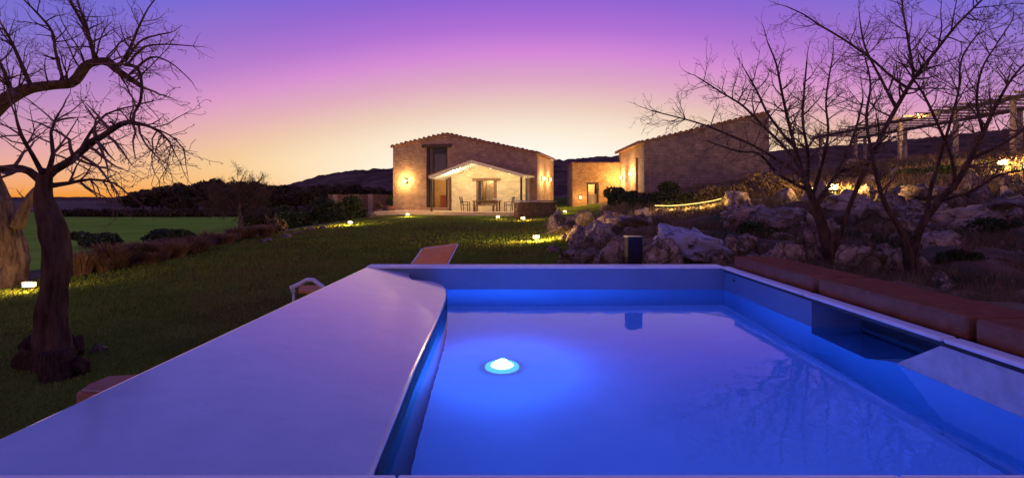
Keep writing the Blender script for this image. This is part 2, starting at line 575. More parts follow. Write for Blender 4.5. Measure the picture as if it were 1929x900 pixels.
# ------------------------------------------------------------------ ground shape
CTRL = [  # X, Y, Z of known ground points
    (-2.3, 1, 0), (-2.3, 4, 0), (-2.3, 7.6, 0), (-5, 5.7, -.10), (-7, 2, -.1), (-10.5, 11, -.17), (-9, 5, -.15), (-4, 12, .08), (-10.4, 15, 0),
    (-6, 20, .25), (-10.8, 19.3, .1), (-10.3, 22.2, .22), (-9.1, 28.9, .45), (-9, 36, .72), (-5, 30, .62), (-4, 34.5, .75), (0, 33.5, .75),
    (1, 19.4, .33), (.7, 30, .65), (0, 12, .1), (0, 8.2, 0), (-1, 25, .5), (3.5, 30, .75), (6, 36, 1.0), (6, 44, 1.2), (2.5, 44, 1.1), (-9, 44, .8),
    (-14, 14, -.45), (-14, 22, -.3), (-14, 30, -.1), (-18, 20, -.7), (-18, 36, -.7), (-25, 37, -.7), (-20, 10, -.7), (-30, 60, -.7), (-40, 20, -.7),
    (-15, 60, -.3), (-60, 60, -.7), (-25, 0, -.7), (0, 60, 1.2), (-12, 2, -.3),
    (1.6, 8.3, .18), (1.2, 10, .25), (2.6, 10.5, .75), (4.2, 12, .95), (3.0, 8.4, .3), (4.2, 8.6, .45), (2.2, 14, .45), (2.6, 20, .5), (5, 16, .95),
    (4.0, 2, .66), (4.0, 5, .66), (4.0, 7.5, .55), (7, 9, .46), (6.2, 10, .50), (6.8, 6.5, .5), (9, 4, .7), (7.2, 16, 1.35), (6.5, 13, 1.0),
    (8.4, 24, 1.55), (8.6, 30, 1.9), (9.3, 36, 2.2), (18, 36, 3.3), (11.3, 18, 2.0), (12, 12, .9), (16, 16, 1.75), (14, 9, .9),
    (19.2, 20, 3.0), (23, 27, 4.0), (24, 34, 4.05), (26, 24, 4.05), (30, 30, 4.6), (24, 45, 4.3), (40, 20, 5.0), (40, 50, 6.0), (12, 50, 2.4),
    (14, 26, 2.7), (0, -1, .2), (4, -2, .6), (9, -3, .7), (20, 0, 1.5),
]
CT = np.array(CTRL)
cxy = CT[:, :2] * np.array([1.0, 0.75])
dm = np.linalg.norm(cxy[:, None] - cxy[None], axis=2)
A_ = np.zeros((len(CT) + 1, len(CT) + 1))
A_[:-1, :-1] = dm
A_[:-1, -1] = A_[-1, :-1] = 1
W_ = np.linalg.solve(A_, np.append(CT[:, 2], 0))


def ground_z(X, Y):
    X, Y = np.asarray(X, float), np.asarray(Y, float)
    Xc, Yc = np.clip(X, -60, 42), np.clip(Y, -6, 62)
    q = np.stack([Xc, Yc * 0.75], -1)
    d = np.linalg.norm(q[..., None, :] - cxy, axis=-1)
    return d @ W_[:-1] + W_[-1]


def edge_x(Y):
    """where the mown lawn ends and the rocky slope begins"""
    return np.interp(Y, [0, 7.6, 8.5, 14, 20, 30, 36, 60], [3.8, 3.8, .9, 1.5, 2.6, 5.2, 6.5, 9])


def gz(x, y):
    return float(ground_z(x, y))


def hit(px, py, y0=2.0, y1=90.0):
    """where the ray through a pixel meets the ground"""
    ys = np.geomspace(y0, y1, 900)
    X = (px - CX) / F * ys
    Z = EYE - (py - HZ) / F * ys
    g = ground_z(X, ys)
    k = np.argmax(Z <= g)
    if Z[k] > g[k]:
        k = len(ys) - 1
    return Vector((X[k], ys[k], g[k]))


# grid lines run along the pool's outer edge so that its footprint can be left open
PX0, PX1, PY0, PY1 = -2.20, 3.80, 1.20, 7.80
gx = np.unique(np.concatenate([np.linspace(-14, PX0, 70), np.linspace(PX0, PX1, 42), np.linspace(PX1, 28, 150), -14 - np.geomspace(.3, 700, 50),
                               28 + np.geomspace(.3, 700, 45)]))
gy = np.unique(np.concatenate([np.linspace(-8, PY0, 18), np.linspace(PY0, PY1, 34), np.linspace(PY1, 46, 190), 46 + np.geomspace(.4, 900, 60)]))
GX, GY = np.meshgrid(gx, gy)
GZ = ground_z(GX, GY)
on_rock = np.clip((GX - edge_x(GY)) / 1.2, 0, 1) * (GY > 0) * np.clip((34 - GY) / 6, 0, 1)
fr = np.array([mnoise.fractal(Vector((x * .55, y * .55, 3.1)), 1.0, 2.1, 5) for x, y in zip(GX.ravel(), GY.ravel())]).reshape(GX.shape)
away = np.clip(np.maximum(GX - 4.3, (GY - 8.2)) / .7, 0, 1)
GZ = GZ + on_rock * away * fr * 0.26 + (1 - on_rock) * np.clip(np.hypot(GX, GY) / 60, .1, 1) * fr * 0.02
idx = np.arange(GX.size).reshape(GX.shape)
qa = np.stack([idx[:-1, :-1], idx[:-1, 1:], idx[1:, 1:], idx[1:, :-1]], -1).reshape(-1, 4)
cxm = ((GX[:-1, :-1] + GX[1:, 1:]) / 2).ravel()
cym = ((GY[:-1, :-1] + GY[1:, 1:]) / 2).ravel()
inside = (cxm > PX0) & (cxm < PX1) & (cym > PY0) & (cym < PY1)
keep = ~inside
qa, cxm, cym = qa[keep], cxm[keep], cym[keep]
me = quickmesh('ground', np.stack([GX, GY, GZ], -1).reshape(-1, 3), qa, M['grass_ground'], True)
me.materials.append(M['earth'])
me.materials.append(M['field'])
mi = np.zeros(len(qa), dtype=np.int32)
wob = np.array([mnoise.noise(Vector((x * .7, y * .7, 0))) for x, y in zip(cxm, cym)])
mi[(cxm > edge_x(cym) + wob * .5 - .1) & (cym > -9)] = 1
mi[(cxm < -12.4 + wob * .6) & (cym > 6)] = 1
mi[(cxm < -15.5 + wob) & (cym > 6)] = 2
mi[cym > 95] = 1
me.polygons.foreach_set('material_index', mi)
struct(obj('ground', me))

# ------------------------------------------------------------------ hills on the skyline


def hill(name, ridge, Y, mt, rough=1.0, seed=0.0, depth=60, base=-2.0, sub=260):
    px = np.linspace(ridge[0][0], ridge[-1][0], sub)
    py = np.interp(px, [a for a, b in ridge], [b for a, b in ridge])
    rows = []
    prof = [(-depth, 0.0), (-depth * .6, .42), (-depth * .3, .75), (-depth * .1, .95), (0, 1.0), (depth * .2, .9), (depth, .3)]
    for k, (dy, h) in enumerate(prof):
        row = []
        for i in range(sub):
            X = (px[i] - CX) / F * Y
            top = EYE - (py[i] - HZ) / F * Y
            nz = mnoise.fractal(Vector((px[i] * .05, k * .8, seed)), .7, 2.2, 7) * rough * Y / F * 3.0
            row.append((X * (1 + dy / Y), Y + dy + nz, base + (top - base) * h + (nz if h > 0.2 else 0)))
        rows.append(row)
    v = np.array(rows).reshape(-1, 3)
    ii = np.arange(len(v)).reshape(len(prof), sub)
    f = np.stack([ii[:-1, :-1], ii[:-1, 1:], ii[1:, 1:], ii[1:, :-1]], -1).reshape(-1, 4)
    return struct(obj(name, quickmesh(name, v, f, mt, True)))


hill('wooded_hill', [(200, 372), (300, 366), (420, 356), (540, 349), (600, 331), (655, 322), (735, 317), (900, 312), (1040, 303), (1100, 297),
                     (1165, 293), (1300, 291), (1450, 285), (1560, 276), (1700, 264), (1929, 240), (2300, 205), (2700, 230)], 230, M['hill'], 1.1, 2.0, 110, sub=700)
hill('distant_hills', [(-900, 366), (-300, 371), (0, 372), (160, 371), (330, 373), (520, 372), (800, 372)], 850, M['hill'], .35, 8.0, 150)

# ------------------------------------------------------------------ the pool
RIM, WATER, FLOOR = 0.80, 0.47, -0.60
XL, XR, YN, YF = -2.09, 3.09, 1.86, 7.53
pool = thing('swimming_pool', 'raised white pool lit blue, with a broad sloping ledge on the lawn side', 'pool', (0, 0, 0))


def slab_z(x):
    return RIM - 0.20 * (x - XL) / 1.45


edge = [(-.60, YN), (-.62, 2.3), (-.655, 3.0), (-.69, 3.6), (-.715, 4.3), (-.735, 5.0), (-.755, 5.6), (-.785, 6.1), (-.82, 6.45), (-.865, 6.72), (-.93, 6.93),
        (-1.03, 7.06), (-1.13, 7.10), (-1.36, 7.02), (-1.47, 7.30), (-1.50, YF)]
poly = [(XL - .05, YN)] + edge + [(XL - .05, YF)]
n = len(poly)
sl = MB()
sl.add([(x, y, slab_z(x)) for x, y in poly] + [(x, y, FLOOR) for x, y in poly],
       [tuple(range(n))] + [(i + n, (i + 1) % n + n, (i + 1) % n, i) for i in range(n)])
lo_ = sl.build('sloped_ledge', M['slab'], pool, bevel=0.022, seg=3)
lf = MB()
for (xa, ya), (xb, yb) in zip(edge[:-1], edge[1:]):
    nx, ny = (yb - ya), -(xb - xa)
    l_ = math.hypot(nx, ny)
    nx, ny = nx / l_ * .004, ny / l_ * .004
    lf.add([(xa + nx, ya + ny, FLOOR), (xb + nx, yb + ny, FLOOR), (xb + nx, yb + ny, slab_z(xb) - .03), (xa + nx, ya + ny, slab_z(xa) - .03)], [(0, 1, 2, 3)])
lf.build('dimming_sheet', M['ledge_shade'], pool)  # added sheet: the ledge face's shade and reflection put into near-black colour
# a thin lip along the outer edge of the ledge
MB().box((XL - .035, YN - .4, -.35), (XL - .001, YF + .02, RIM - .035)).build('outer_wall', M['pool_white'], pool)
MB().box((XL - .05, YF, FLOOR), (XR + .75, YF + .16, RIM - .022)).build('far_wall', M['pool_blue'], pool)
MB().box((XL - .056, YF - .018, RIM - .020), (XR + .02, YF + .25, RIM + .012)).build('far_coping', M['coping'], pool, bevel=.008)
MB().box((XL - .05, YN - .30, FLOOR), (XR + .75, YN - .02, RIM - .024)).build('near_wall', M['pool_white'], pool)
for k in range(3):   # near coping in three lengths
    a, b = [(-2.2, -.42), (-.412, 1.395), (1.403, 3.18)][k]
    MB().box((a, YN - .42, RIM - .022), (b, YN - .004, RIM + .004)).build('near_coping', M['coping'], pool, bevel=.008)
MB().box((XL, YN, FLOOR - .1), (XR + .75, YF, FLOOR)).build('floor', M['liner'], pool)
# right-hand wall with the niche cut into it
NY0, NY1 = 4.02, 5.33
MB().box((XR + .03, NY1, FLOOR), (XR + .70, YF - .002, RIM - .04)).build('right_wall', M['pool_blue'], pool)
w = MB()   # the near length ends on a slant
w.add([(x, y, z) for x in (XR + .03, XR + .70) for y, z in ((YN, FLOOR), (NY0 + .5, FLOOR), (NY0 + .5, .18), (NY0 + .22, WATER - .05), (NY0 - .33, RIM - .04), (YN, RIM - .04))],
      [(5, 4, 3, 2, 1, 0), (6, 7, 8, 9, 10, 11)] + [(i, (i + 1) % 6, (i + 1) % 6 + 6, i + 6) for i in range(6)])
wr = w.build('right_wall', M['panel'], pool, bevel=.012)
wr['label'] = 'white wall length ending on a slant at the niche'
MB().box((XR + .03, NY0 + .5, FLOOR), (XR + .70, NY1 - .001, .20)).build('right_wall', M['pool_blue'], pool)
MB().box((XR + .55, NY0 - .33, .201), (XR + .69, NY1 - .001, RIM - .045)).build('niche_back', M['niche'], pool)
MB().box((XR + .04, NY0 - .34, RIM - .040), (XR + .71, NY1 + .10, RIM - .006)).build('niche_lintel', M['metal_dark'], pool)
MB().add([(XR + .026, y, z) for y, z in ((YN, FLOOR), (NY0 + .51, FLOOR), (NY0 + .51, .18), (NY0 + .23, WATER - .05), (NY0 + .12, WATER - .005), (YN, WATER - .005))],
         [(0, 1, 2, 3, 4, 5)]).build('dimming_sheet', M['pool_blue'], pool)  # sheet added to darken the lamp-lit wall below the water
# white coping plates along the right rim
for a, b in ((7.50, 5.42), (5.385, 3.66), (3.63, 1.75)):
    MB().box((XR - .035, b, RIM - .018), (XR + .095, a, RIM + .016)).build('right_coping', M['coping'], pool, bevel=.014, seg=3)
MB().box((XR + .10, YN - .3, RIM - .039), (XR + .75, YF, RIM - .004)).build('bench_top', M['dark_gap'], pool)
# shadow under the plates, put in as a thin dark strip
MB().box((XR + .022, YN, RIM - .062), (XR + .08, YF - .003, RIM - .019)).build('shadow_strip', M['metal_dark'], pool)
# little black inlet in the right wall
pt = MB().tube([(XR + .02, 7.18, .66), (XR + .04, 7.18, .66)], .022, 12).build('inlet', M['metal_dark'], pool)

# water
wm = bpy.data.materials.new('water')
wm.use_nodes = True
t_ = wm.node_tree
t_.nodes.clear()
gl = t_.nodes.new('ShaderNodeBsdfGlass')
gl.inputs['Color'].default_value = (0.68, 0.83, 1.0, 1)
gl.inputs['IOR'].default_value = 1.333
gl.inputs['Roughness'].default_value = 0.02
tcw = t_.nodes.new('ShaderNodeTexCoord')
mpw = t_.nodes.new('ShaderNodeMapping')
mpw.inputs['Scale'].default_value = (1.0, 0.75, 1.0)
t_.links.new(tcw.outputs['Object'], mpw.inputs[0])
nw = t_.nodes.new('ShaderNodeTexNoise')
nw.inputs['Scale'].default_value = 5.0
nw.inputs['Detail'].default_value = 3.0
t_.links.new(mpw.outputs[0], nw.inputs['Vector'])
bw = t_.nodes.new('ShaderNodeBump')
bw.inputs['Strength'].default_value = 0.10
bw.inputs['Distance'].default_value = 0.02
t_.links.new(nw.outputs['Fac'], bw.inputs['Height'])
t_.links.new(bw.outputs[0], gl.inputs['Normal'])
ow = t_.nodes.new('ShaderNodeOutputMaterial')
t_.links.new(gl.outputs[0], ow.inputs['Surface'])
wb = MB()
wb.add([(-1.60, YN - .05, WATER), (XR + .60, YN - .05, WATER), (XR + .60, YF + .05, WATER), (-1.60, YF + .05, WATER)], [(0, 1, 2, 3)])
struct(wb.build('pool_water', wm))

# underwater lamp on the floor
LX, LY = -0.10, 5.15
ul = thing('underwater_lamp', 'round glowing lamp shining on the pool floor under the water', 'pool light', (LX, LY, FLOOR))
MB().lathe((0, 0, 0), [(.17, 0), (.17, .03), (.15, .05), (.12, .055), (.12, .02)], 32).build('ring', M['pool_ring'], ul, True)
MB().lathe((0, 0, 0), [(.118, .02), (.114, .05), (.09, .075), (.05, .09), (.01, .094)], 32).build('lens', M['pool_lens'], ul, True)
lamp(ul, (0, 0, .125), 205, (0.03, 0.17, 1.0), .06)
lamp(ul, (0, 0, .10), 480, (0.03, 0.17, 1.0), .04, kind='AREA', rot=(R(180), 0, 0), name='upward_beam')

# brown bench cushions
for i, (a, b, lb) in enumerate([(7.42, 5.50, 'rust brown padded bench block at the far corner of the pool'),
                                (5.38, 3.62, 'rust brown padded bench block above the dark niche of the pool'),
                                (3.56, 1.70, 'rust brown padded bench block above the plain white pool wall')]):
    c = thing('bench_cushion', lb, 'cushion', (XR + .42, (a + b) / 2, RIM - .004), 0, 'bench blocks along the pool rim')
    h = (a - b) / 2
    MB().box((-.29, -h, .003), (.29, h, .178)).build('pad', M['cushion'], c, bevel=.022, seg=3)
    for z in (.035, .148):
        MB().tube([(-.294, -h + .02, z), (-.294, h - .02, z)], .005, 6).build('piping', M['cushion'], c)

# ------------------------------------------------------------------ house
TH = R(15)
HL = Vector((-9.3, 40.0, 0))
U, V = Vector((math.cos(TH), -math.sin(TH), 0)), Vector((math.sin(TH), math.cos(TH), 0))


def hl(px, py, c=0.0):
    """pixel on the plane y_local = c -> (x_local, z)"""
    a = (px - CX) / F
    # HL + U x + V c = (a Y, Y)
    bx, by = HL.x + V.x * c, HL.y + V.y * c
    x = (a * by - bx) / (U.x - a * U.y)
    Y = by + U.y * x
    return x, EYE - (py - HZ) / F * Y


def wall_openings(mb, x0, x1, zb, top, rects, y0, y1):
    """wall slab in xz with rectangular openings; top(x) gives its height"""
    xs = sorted(set([x0, x1] + [r[0] for r in rects] + [r[1] for r in rects] + [p for p in top[1] if x0 < p < x1]))
    f = top[0]
    for a, b in zip(xs[:-1], xs[1:]):
        cuts = sorted([(r[2], r[3]) for r in rects if r[0] <= a + 1e-6 and r[1] >= b - 1e-6])
        z = zb
        for lo, hi in cuts:
            if lo > z + 1e-4:
                mb.prism_xz([(a, z), (b, z), (b, lo), (a, lo)], y0, y1)
            z = hi
        mb.prism_xz([(a, z), (b, z), (b, f(b)), (a, f(a))], y0, y1)


house = thing('stone_house', 'stone farmhouse with a low gable, tall window and lit white porch', 'house', HL, -TH)
ZB = 0.70
xr, zr = hl(1012, 289)
xpk, zpk = hl(840, 254)
zl = hl(735, 277)[1]
htop = (lambda x: float(np.interp(x, [0, xpk, xr], [zl, zpk, zr])), [xpk])
wx0, wz1 = hl(803, 278)
wx1, wz0 = hl(843, 391)
DEP = 6.5
mb = MB()
wall_openings(mb, 0, xr, ZB, htop, [(wx0, wx1, wz0, wz1)], 0, .5)
mb.build('front_wall', M['wall_stone'], house)
MB().box((0, .5, ZB), (.5, DEP, zl - .05)).build('side_wall', M['wall_stone'], house)
MB().box((xr - .5, .501, ZB), (xr - .002, DEP, zr - .08)).build('side_wall', M['wall_stone'], house)
mb = MB()
wall_openings(mb, .5, xr - .5, ZB, htop, [], DEP - .5, DEP)
mb.build('back_wall', M['wall_stone'], house)
# roof: two slabs, round tiles on top, a row of verge tiles on the gable edge
roof = MB()
for (xa, za), (xb, zb) in (((-.18, zl - .05), (xpk, zpk)), ((xpk, zpk), (xr + .22, zr - .06))):
    roof.add([(xa, -.12, za), (xb, -.12, zb), (xb, DEP + .1, zb), (xa, DEP + .1, za), (xa, -.12, za + .12), (xb, -.12, zb + .12), (xb, DEP + .1, zb + .12), (xa, DEP + .1, za + .12)],
             [(3, 2, 1, 0), (4, 5, 6, 7), (0, 1, 5, 4), (1, 2, 6, 5), (2, 3, 7, 6), (3, 0, 4, 7)])
ro = roof.build('roof', M['tile'], house)


def half_tile(name, length=.42, r=.085, n=7):
    m = MB()
    v, f = [], []
    for y, rr in ((0, r), (length, r * .82)):
        for t in (rr, rr - .018):
            for k in range(n):
                a = math.pi * k / (n - 1)
                v.append((math.cos(a) * t, y, math.sin(a) * t))
    for k in range(n - 1):
        f += [(k, k + 1, 2 * n + k + 1, 2 * n + k), (n + k + 1, n + k, 3 * n + k, 3 * n + k + 1), (k + 1, k, n + k, n + k + 1)]
    m.add(v, f)
    return m.mesh(name, M['tile'], False)


TILE = half_tile('tile')


def verge(parent, a, b, y, step=.36, lift=.11):
    a, b = Vector((a[0], 0, a[1])), Vector((b[0], 0, b[1]))
    n_ = int((b - a).length / step)
    for k in range(n_):
        p = a.lerp(b, (k + .5) / n_)
        o = obj('tile', TILE, parent)
        o.location = (p.x, y + random.uniform(-.03, .03), p.z + lift + random.uniform(-.015, .02))
        s = random.uniform(.9, 1.2)
        o.scale = (s, 1, s)
        o.rotation_euler = (R(random.uniform(-4, 4)), -math.atan2(b.z - a.z, b.x - a.x), R(random.uniform(-5, 5)))


verge(ro, (-.15, zl - .05), (xpk, zpk), -.22)
verge(ro, (xpk, zpk), (xr + .2, zr - .06), -.22)
rows = MB()   # the rest of the tile ridges, too shallow an angle to count
for (xa, za), (xb, zb) in (((-.15, zl - .05), (xpk, zpk)), ((xpk, zpk), (xr + .2, zr - .06))):
    for k in range(24):
        t0 = (k + .5) / 24
        rows.tube([(xa + (xb - xa) * t0, .2, za + (zb - za) * t0 + .12), (xa + (xb - xa) * t0, DEP, za + (zb - za) * t0 + .12)], .07, 6)
struct(rows.build('tile_rows', M['tile'], ro), 'stuff')

# tall window: heavy lintel, posts, glazed upper light, room behind the lower one
win = MB().box((wx0 - .35, -.10, wz1), (wx1 + .35, .42, wz1 + .22)).build('window', M['timber'], house, bevel=.02)
win['label'] = 'tall dark-framed window running up through two storeys'
zm = hl(820, 328)[1]
for a, b in ((wx0, wx0 + .17), (wx0 + .42, wx0 + .56), (wx1 - .16, wx1)):
    MB().box((a, .10, wz0), (b, .34, wz1 - .001)).build('frame', M['timber'], win)
MB().box((wx0 + .57, .14, zm - .12), (wx1 - .17, .30, zm + .12)).build('frame', M['timber'], win)
MB().box((wx0 + .57, .12, wz1 - .5), (wx1 - .17, .32, wz1 - .002)).build('frame', M['metal_dark'], win)
MB().box((wx0 + .57, .20, zm + .121), (wx1 - .17, .22, wz1 - .501)).build('pane', M['glass'], win)
MB().box((wx0 + .18, .20, wz0), (wx0 + .41, .22, wz1 - .003)).build('pane', M['glass'], win)
room = MB()
room.box((wx0 - .6, 3.2, ZB), (wx1 + 1.2, 3.3, wz1 + .6))
room.box((wx0 - .7, .52, ZB), (wx0 - .6, 3.3, wz1 + .6)).box((wx1 + 1.2, .52, ZB), (wx1 + 1.3, 3.3, wz1 + .6))
room.box((wx0 - .6, .52, ZB), (wx1 + 1.2, 3.2, wz0 - .02)).box((wx0 - .6, .52, zm + .3), (wx1 + 1.2, 3.2, zm + .4))
room.build('room', M['room'], house)
MB().box((wx0 + .6, 1.3, wz0), (wx1 - .15, 1.9, wz0 + .95)).build('sideboard', M['room_red'], house, bevel=.03)
sh = MB()
for k in range(3):
    sh.box((wx0 + .7, 2.85, wz0 + 1.25 + k * .42), (wx1 + .1, 3.19, wz0 + 1.29 + k * .42))
    for j in range(5):
        sh.box((wx0 + .75 + j * .2, 2.9, wz0 + 1.291 + k * .42), (wx0 + .88 + j * .2, 3.1, wz0 + 1.45 + k * .42 + .04 * ((j * 7 + k * 3) % 3)))
sh.build('shelf', M['timber'], house)
lamp(house, (wx0 + 1.2, 1.4, zm + .1), 22, (1.0, .62, .25), .1, name='room_light')

# porch: projecting white wall with its own gable, deep roof on posts
CB, CF = -1.2, -3.5
pxl, pzl = hl(850, 331, CB)
pxr, pzr = hl(992, 332, CB)
pxa, pza = hl(908, 309, CB)
ptop = (lambda x: float(np.interp(x, [pxl, pxa, pxr], [pzl, pza, pzr])), [pxa])
dx0, dz1 = hl(897, 341, CB)
dx1, dz0 = hl(936, 386, CB)
mb = MB()
wall_openings(mb, pxl, pxr, ZB, ptop, [(dx0, dx1, dz0, dz1)], CB, CB + .3)
mb.build('porch_wall', M['plaster'], house)
for a in (pxl, pxr - .3):
    MB().box((a, CB + .301, ZB), (a + .3, -.002, pzl - .05)).build('porch_wall', M['plaster'], house)
slope_l, slope_r = (pza - pzl) / (pxa - pxl), (pza - pzr) / (pxr - pxa)
exl, exr = pxl - .75, pxr + .35
proof = MB()
for xa, za, xb, zb in ((exl, pza - slope_l * (pxa - exl), pxa, pza), (pxa, pza, exr, pza - slope_r * (exr - pxa))):
    proof.add([(xa, CF, za + .02), (xb, CF, zb + .02), (xb, -.003, zb + .02), (xa, -.003, za + .02), (xa, CF, za + .12), (xb, CF, zb + .12), (xb, -.003, zb + .12), (xa, -.003, za + .12)],
              [(3, 2, 1, 0), (4, 5, 6, 7), (0, 1, 5, 4), (1, 2, 6, 5), (2, 3, 7, 6), (3, 0, 4, 7)])
pr = proof.build('porch_roof', M['white_paint'], house)
for k in range(2):      # roof covering laid over the boards
    xa, za, xb, zb = ((exl - .06, pza - slope_l * (pxa - exl + .06), pxa, pza), (pxa, pza, exr + .06, pza - slope_r * (exr + .06 - pxa)))[k]
    m_ = MB()
    m_.add([(xa, CF - .05, za + .125), (xb, CF - .05, zb + .125), (xb, -.004, zb + .125), (xa, -.004, za + .125), (xa, CF - .05, za + .20), (xb, CF - .05, zb + .20), (xb, -.004, zb + .20), (xa, -.004, za + .20)],
           [(3, 2, 1, 0), (4, 5, 6, 7), (0, 1, 5, 4), (1, 2, 6, 5), (2, 3, 7, 6), (3, 0, 4, 7)])
    m_.build('covering', M['tile'], pr)
for k in range(7):      # rafters under the boards
    yy = CF + .1 + k * .36
    for xa, za, xb, zb in ((exl + .05, pza - slope_l * (pxa - exl - .05), pxa - .03, pza - slope_l * .03), (pxa + .03, pza - slope_r * .03, exr - .05, pza - slope_r * (exr - .05 - pxa))):
        MB().bar((xa, yy, za - .04), (xb, yy, zb - .04), .07, .11).build('rafter', M['white_paint'], pr)
px_, pz_ = hl(815, 326, CF + .15)
for xx, yy in ((exl + .15, CF + .15), (exr - .2, CF + .15), (pxl - .02, CB - .12), (pxr + .02, CB - .12)):
    zt = pza - (slope_l * (pxa - xx) if xx < pxa else slope_r * (xx - pxa)) - .09
    MB().box((xx - .06, yy - .06, .95), (xx + .06, yy + .06, zt)).build('post', M['timber'], house)
# porch window with lintel, jambs and two leaves of glass
pw = MB().box((dx0 - .28, CB - .07, dz1), (dx1 + .28, CB + .2, dz1 + .20)).build('window', M['timber_warm'], house, bevel=.02)
for a, b in ((dx0, dx0 + .14), (dx0 + .36, dx0 + .50), (dx1 - .26, dx1)):
    MB().box((a, CB + .03, dz0), (b, CB + .2, dz1 - .001)).build('frame', M['timber_warm'], pw)
MB().box((dx0 + .15, CB + .1, dz0), (dx0 + .35, CB + .12, dz1 - .002)).build('pane', M['glass'], pw)
MB().box((dx0 - .5, CB + 1.1, dz0 - .6), (dx1 + .5, CB + 1.15, dz1 + .5)).build('room_wall', M['room'], house)
cur = MB()
for k in range(8):
    xx = dx0 + .55 + k * .085
    cur.tube([(xx, CB + .7, dz0), (xx, CB + .7, dz1)], .05 + .012 * (k % 2), 8)
cur.build('curtain', M['timber_pale'], house)
lamp(house, ((dx0 + dx1) / 2 + .2, CB + .55, dz1 + .25), 20, (1.0, .70, .35), .06, name='room_light')
# fascia boards, with the lights tucked up behind them
for xa, za, xb, zb in ((exl, pza - slope_l * (pxa - exl), pxa, pza), (pxa, pza, exr, pza - slope_r * (exr - pxa))):
    MB().add([(xa, CF - .03, za + .0), (xb, CF - .03, zb + .0), (xb, CF - .03, zb + .12), (xa, CF - .03, za + .12), (xa, CF - .002, za + .0), (xb, CF - .002, zb + .0), (xb, CF - .002, zb + .12), (xa, CF - .002, za + .12)],
             [(0, 1, 2, 3), (7, 6, 5, 4), (0, 4, 5, 1), (1, 5, 6, 2), (2, 6, 7, 3), (3, 7, 4, 0)]).build('fascia', M['white_paint'], pr)
for xx in (pxl + .7, pxa - 1.3, pxa + 1.3, pxr - .7):
    zz = ptop[0](xx) - .10
    pl = MB().lathe((xx, CF + .27, zz - .02), [(.03, .08), (.05, .05), (.055, 0)], 14).build('porch_light', M['bulb_soft'], house)
    lamp(house, (xx, CF + .27, zz - .05), 26, (1.0, .78, .46), .04, name='porch_bulb')
# wall lamp on the front left
def wall_lamp(parent, loc, watts, out=-1.0, name='wall_lamp', horiz=False, label='', group=None):
    """bracket with a round glass; out: direction it projects (local y), or local x when horiz"""
    th = thing(name, label, 'wall lamp', parent.matrix_basis @ Vector(loc), parent.rotation_euler[2], group)
    d = Vector((out, 0, 0)) if horiz else Vector((0, out, 0))
    MB().bar(Vector((0, 0, -.1)) + d * .03, Vector((0, 0, .1)) + d * .03, .1, .05).build('backplate', M['metal_dark'], th)
    MB().tube([d * .04, d * .14], .015, 8).build('arm', M['metal_dark'], th)
    g = MB().lathe(d * .17 + Vector((0, 0, -.12)), [(.04, 0), (.085, .03), (.10, .12), (.085, .21), (.04, .24)], 14).build('globe', M['bulb'], th, True)
    lamp(th, d * .33, watts, WARM, .06)
    return th


for o_ in (house,):
    o_.matrix_basis  # location and rotation are already set
bpy.context.view_layer.update()
lx, lz = hl(765, 341)
wall_lamp(house, (lx, -.005, lz), 60, label='glowing wall lamp on the stone front, left of the tall window')
# two lamps on the right-hand side wall
for k, (dy_, px_s) in enumerate(((1.6, 0), (4.2, 0))):
    wall_lamp(house, (xr + .002, dy_, 3.35), 40, out=1.0, horiz=True, label='glowing wall lamp on the side wall of the stone house', group='side wall lamps of the stone house')

# terrace in front of the house
ter = MB().box((.9, -4.5, .45), (hl(992, 399, -4.4)[0], -.004, .95)).build('terrace', M['paving'], None, bevel=.015)
ter.location, ter.rotation_euler = HL, (0, 0, -TH)
struct(ter)


def hw(x, y, z=0.95):
    """house-local to world"""
    return HL + U * x + V * y + Vector((0, 0, z))


# dining set on the terrace
tx, tz = hl(917, 385, -2.5)
tb = thing('dining_table', 'long wooden dining table set on the porch terrace', 'table', hw(tx, -2.5), -TH)
for k in range(4):
    MB().box((-.95, -.42 + k * .212, .70), (.95, -.42 + k * .212 + .20, .75)).build('board', M['timber_warm'], tb)
for sx_ in (-.82, .82):
    for sy_ in (-.32, .32):
        MB().box((sx_ - .05, sy_ - .05, 0), (sx_ + .05, sy_ + .05, .699)).build('leg', M['timber_warm'], tb)
MB().box((-.8, -.02, .58), (.8, .02, .69)).build('rail', M['timber_warm'], tb)


def bench(name, label, loc, rz):
    b = thing(name, label, 'bench', loc, rz)
    MB().box((-.8, -.16, .40), (.8, .16, .45)).build('seat', M['timber_warm'], b)
    for s in (-.68, .68):
        MB().box((s - .04, -.14, 0), (s + .04, .14, .399)).build('leg', M['timber_warm'], b)


bench('garden_bench', 'backless wooden bench along the near side of the dining table', hw(tx, -3.15), -TH)


def chair(label, loc, rz):
    c = thing('armchair', label, 'chair', loc, rz)
    MB().box((-.25, -.24, .42), (.25, .24, .46)).build('seat', M['timber'], c)
    for sy_ in (-.22, .22):
        MB().bar((-.22, sy_, 0), (-.22, sy_, .64), .045).build('leg', M['timber'], c)
        MB().bar((.22, sy_, 0), (.27, sy_, .46), .045).build('leg', M['timber'], c)
        MB().bar((-.24, sy_, .65), (.28, sy_, .66), .045, .035).build('armrest', M['timber'], c)
        MB().bar((.25, sy_, .44), (.38, sy_, 1.02), .045).build('back_post', M['timber'], c)
    for k in range(4):
        z = .58 + k * .12
        MB().bar((.285 + .13 * k / 4, -.2, z), (.285 + .13 * k / 4, .2, z), .025, .07).build('slat', M['timber'], c)


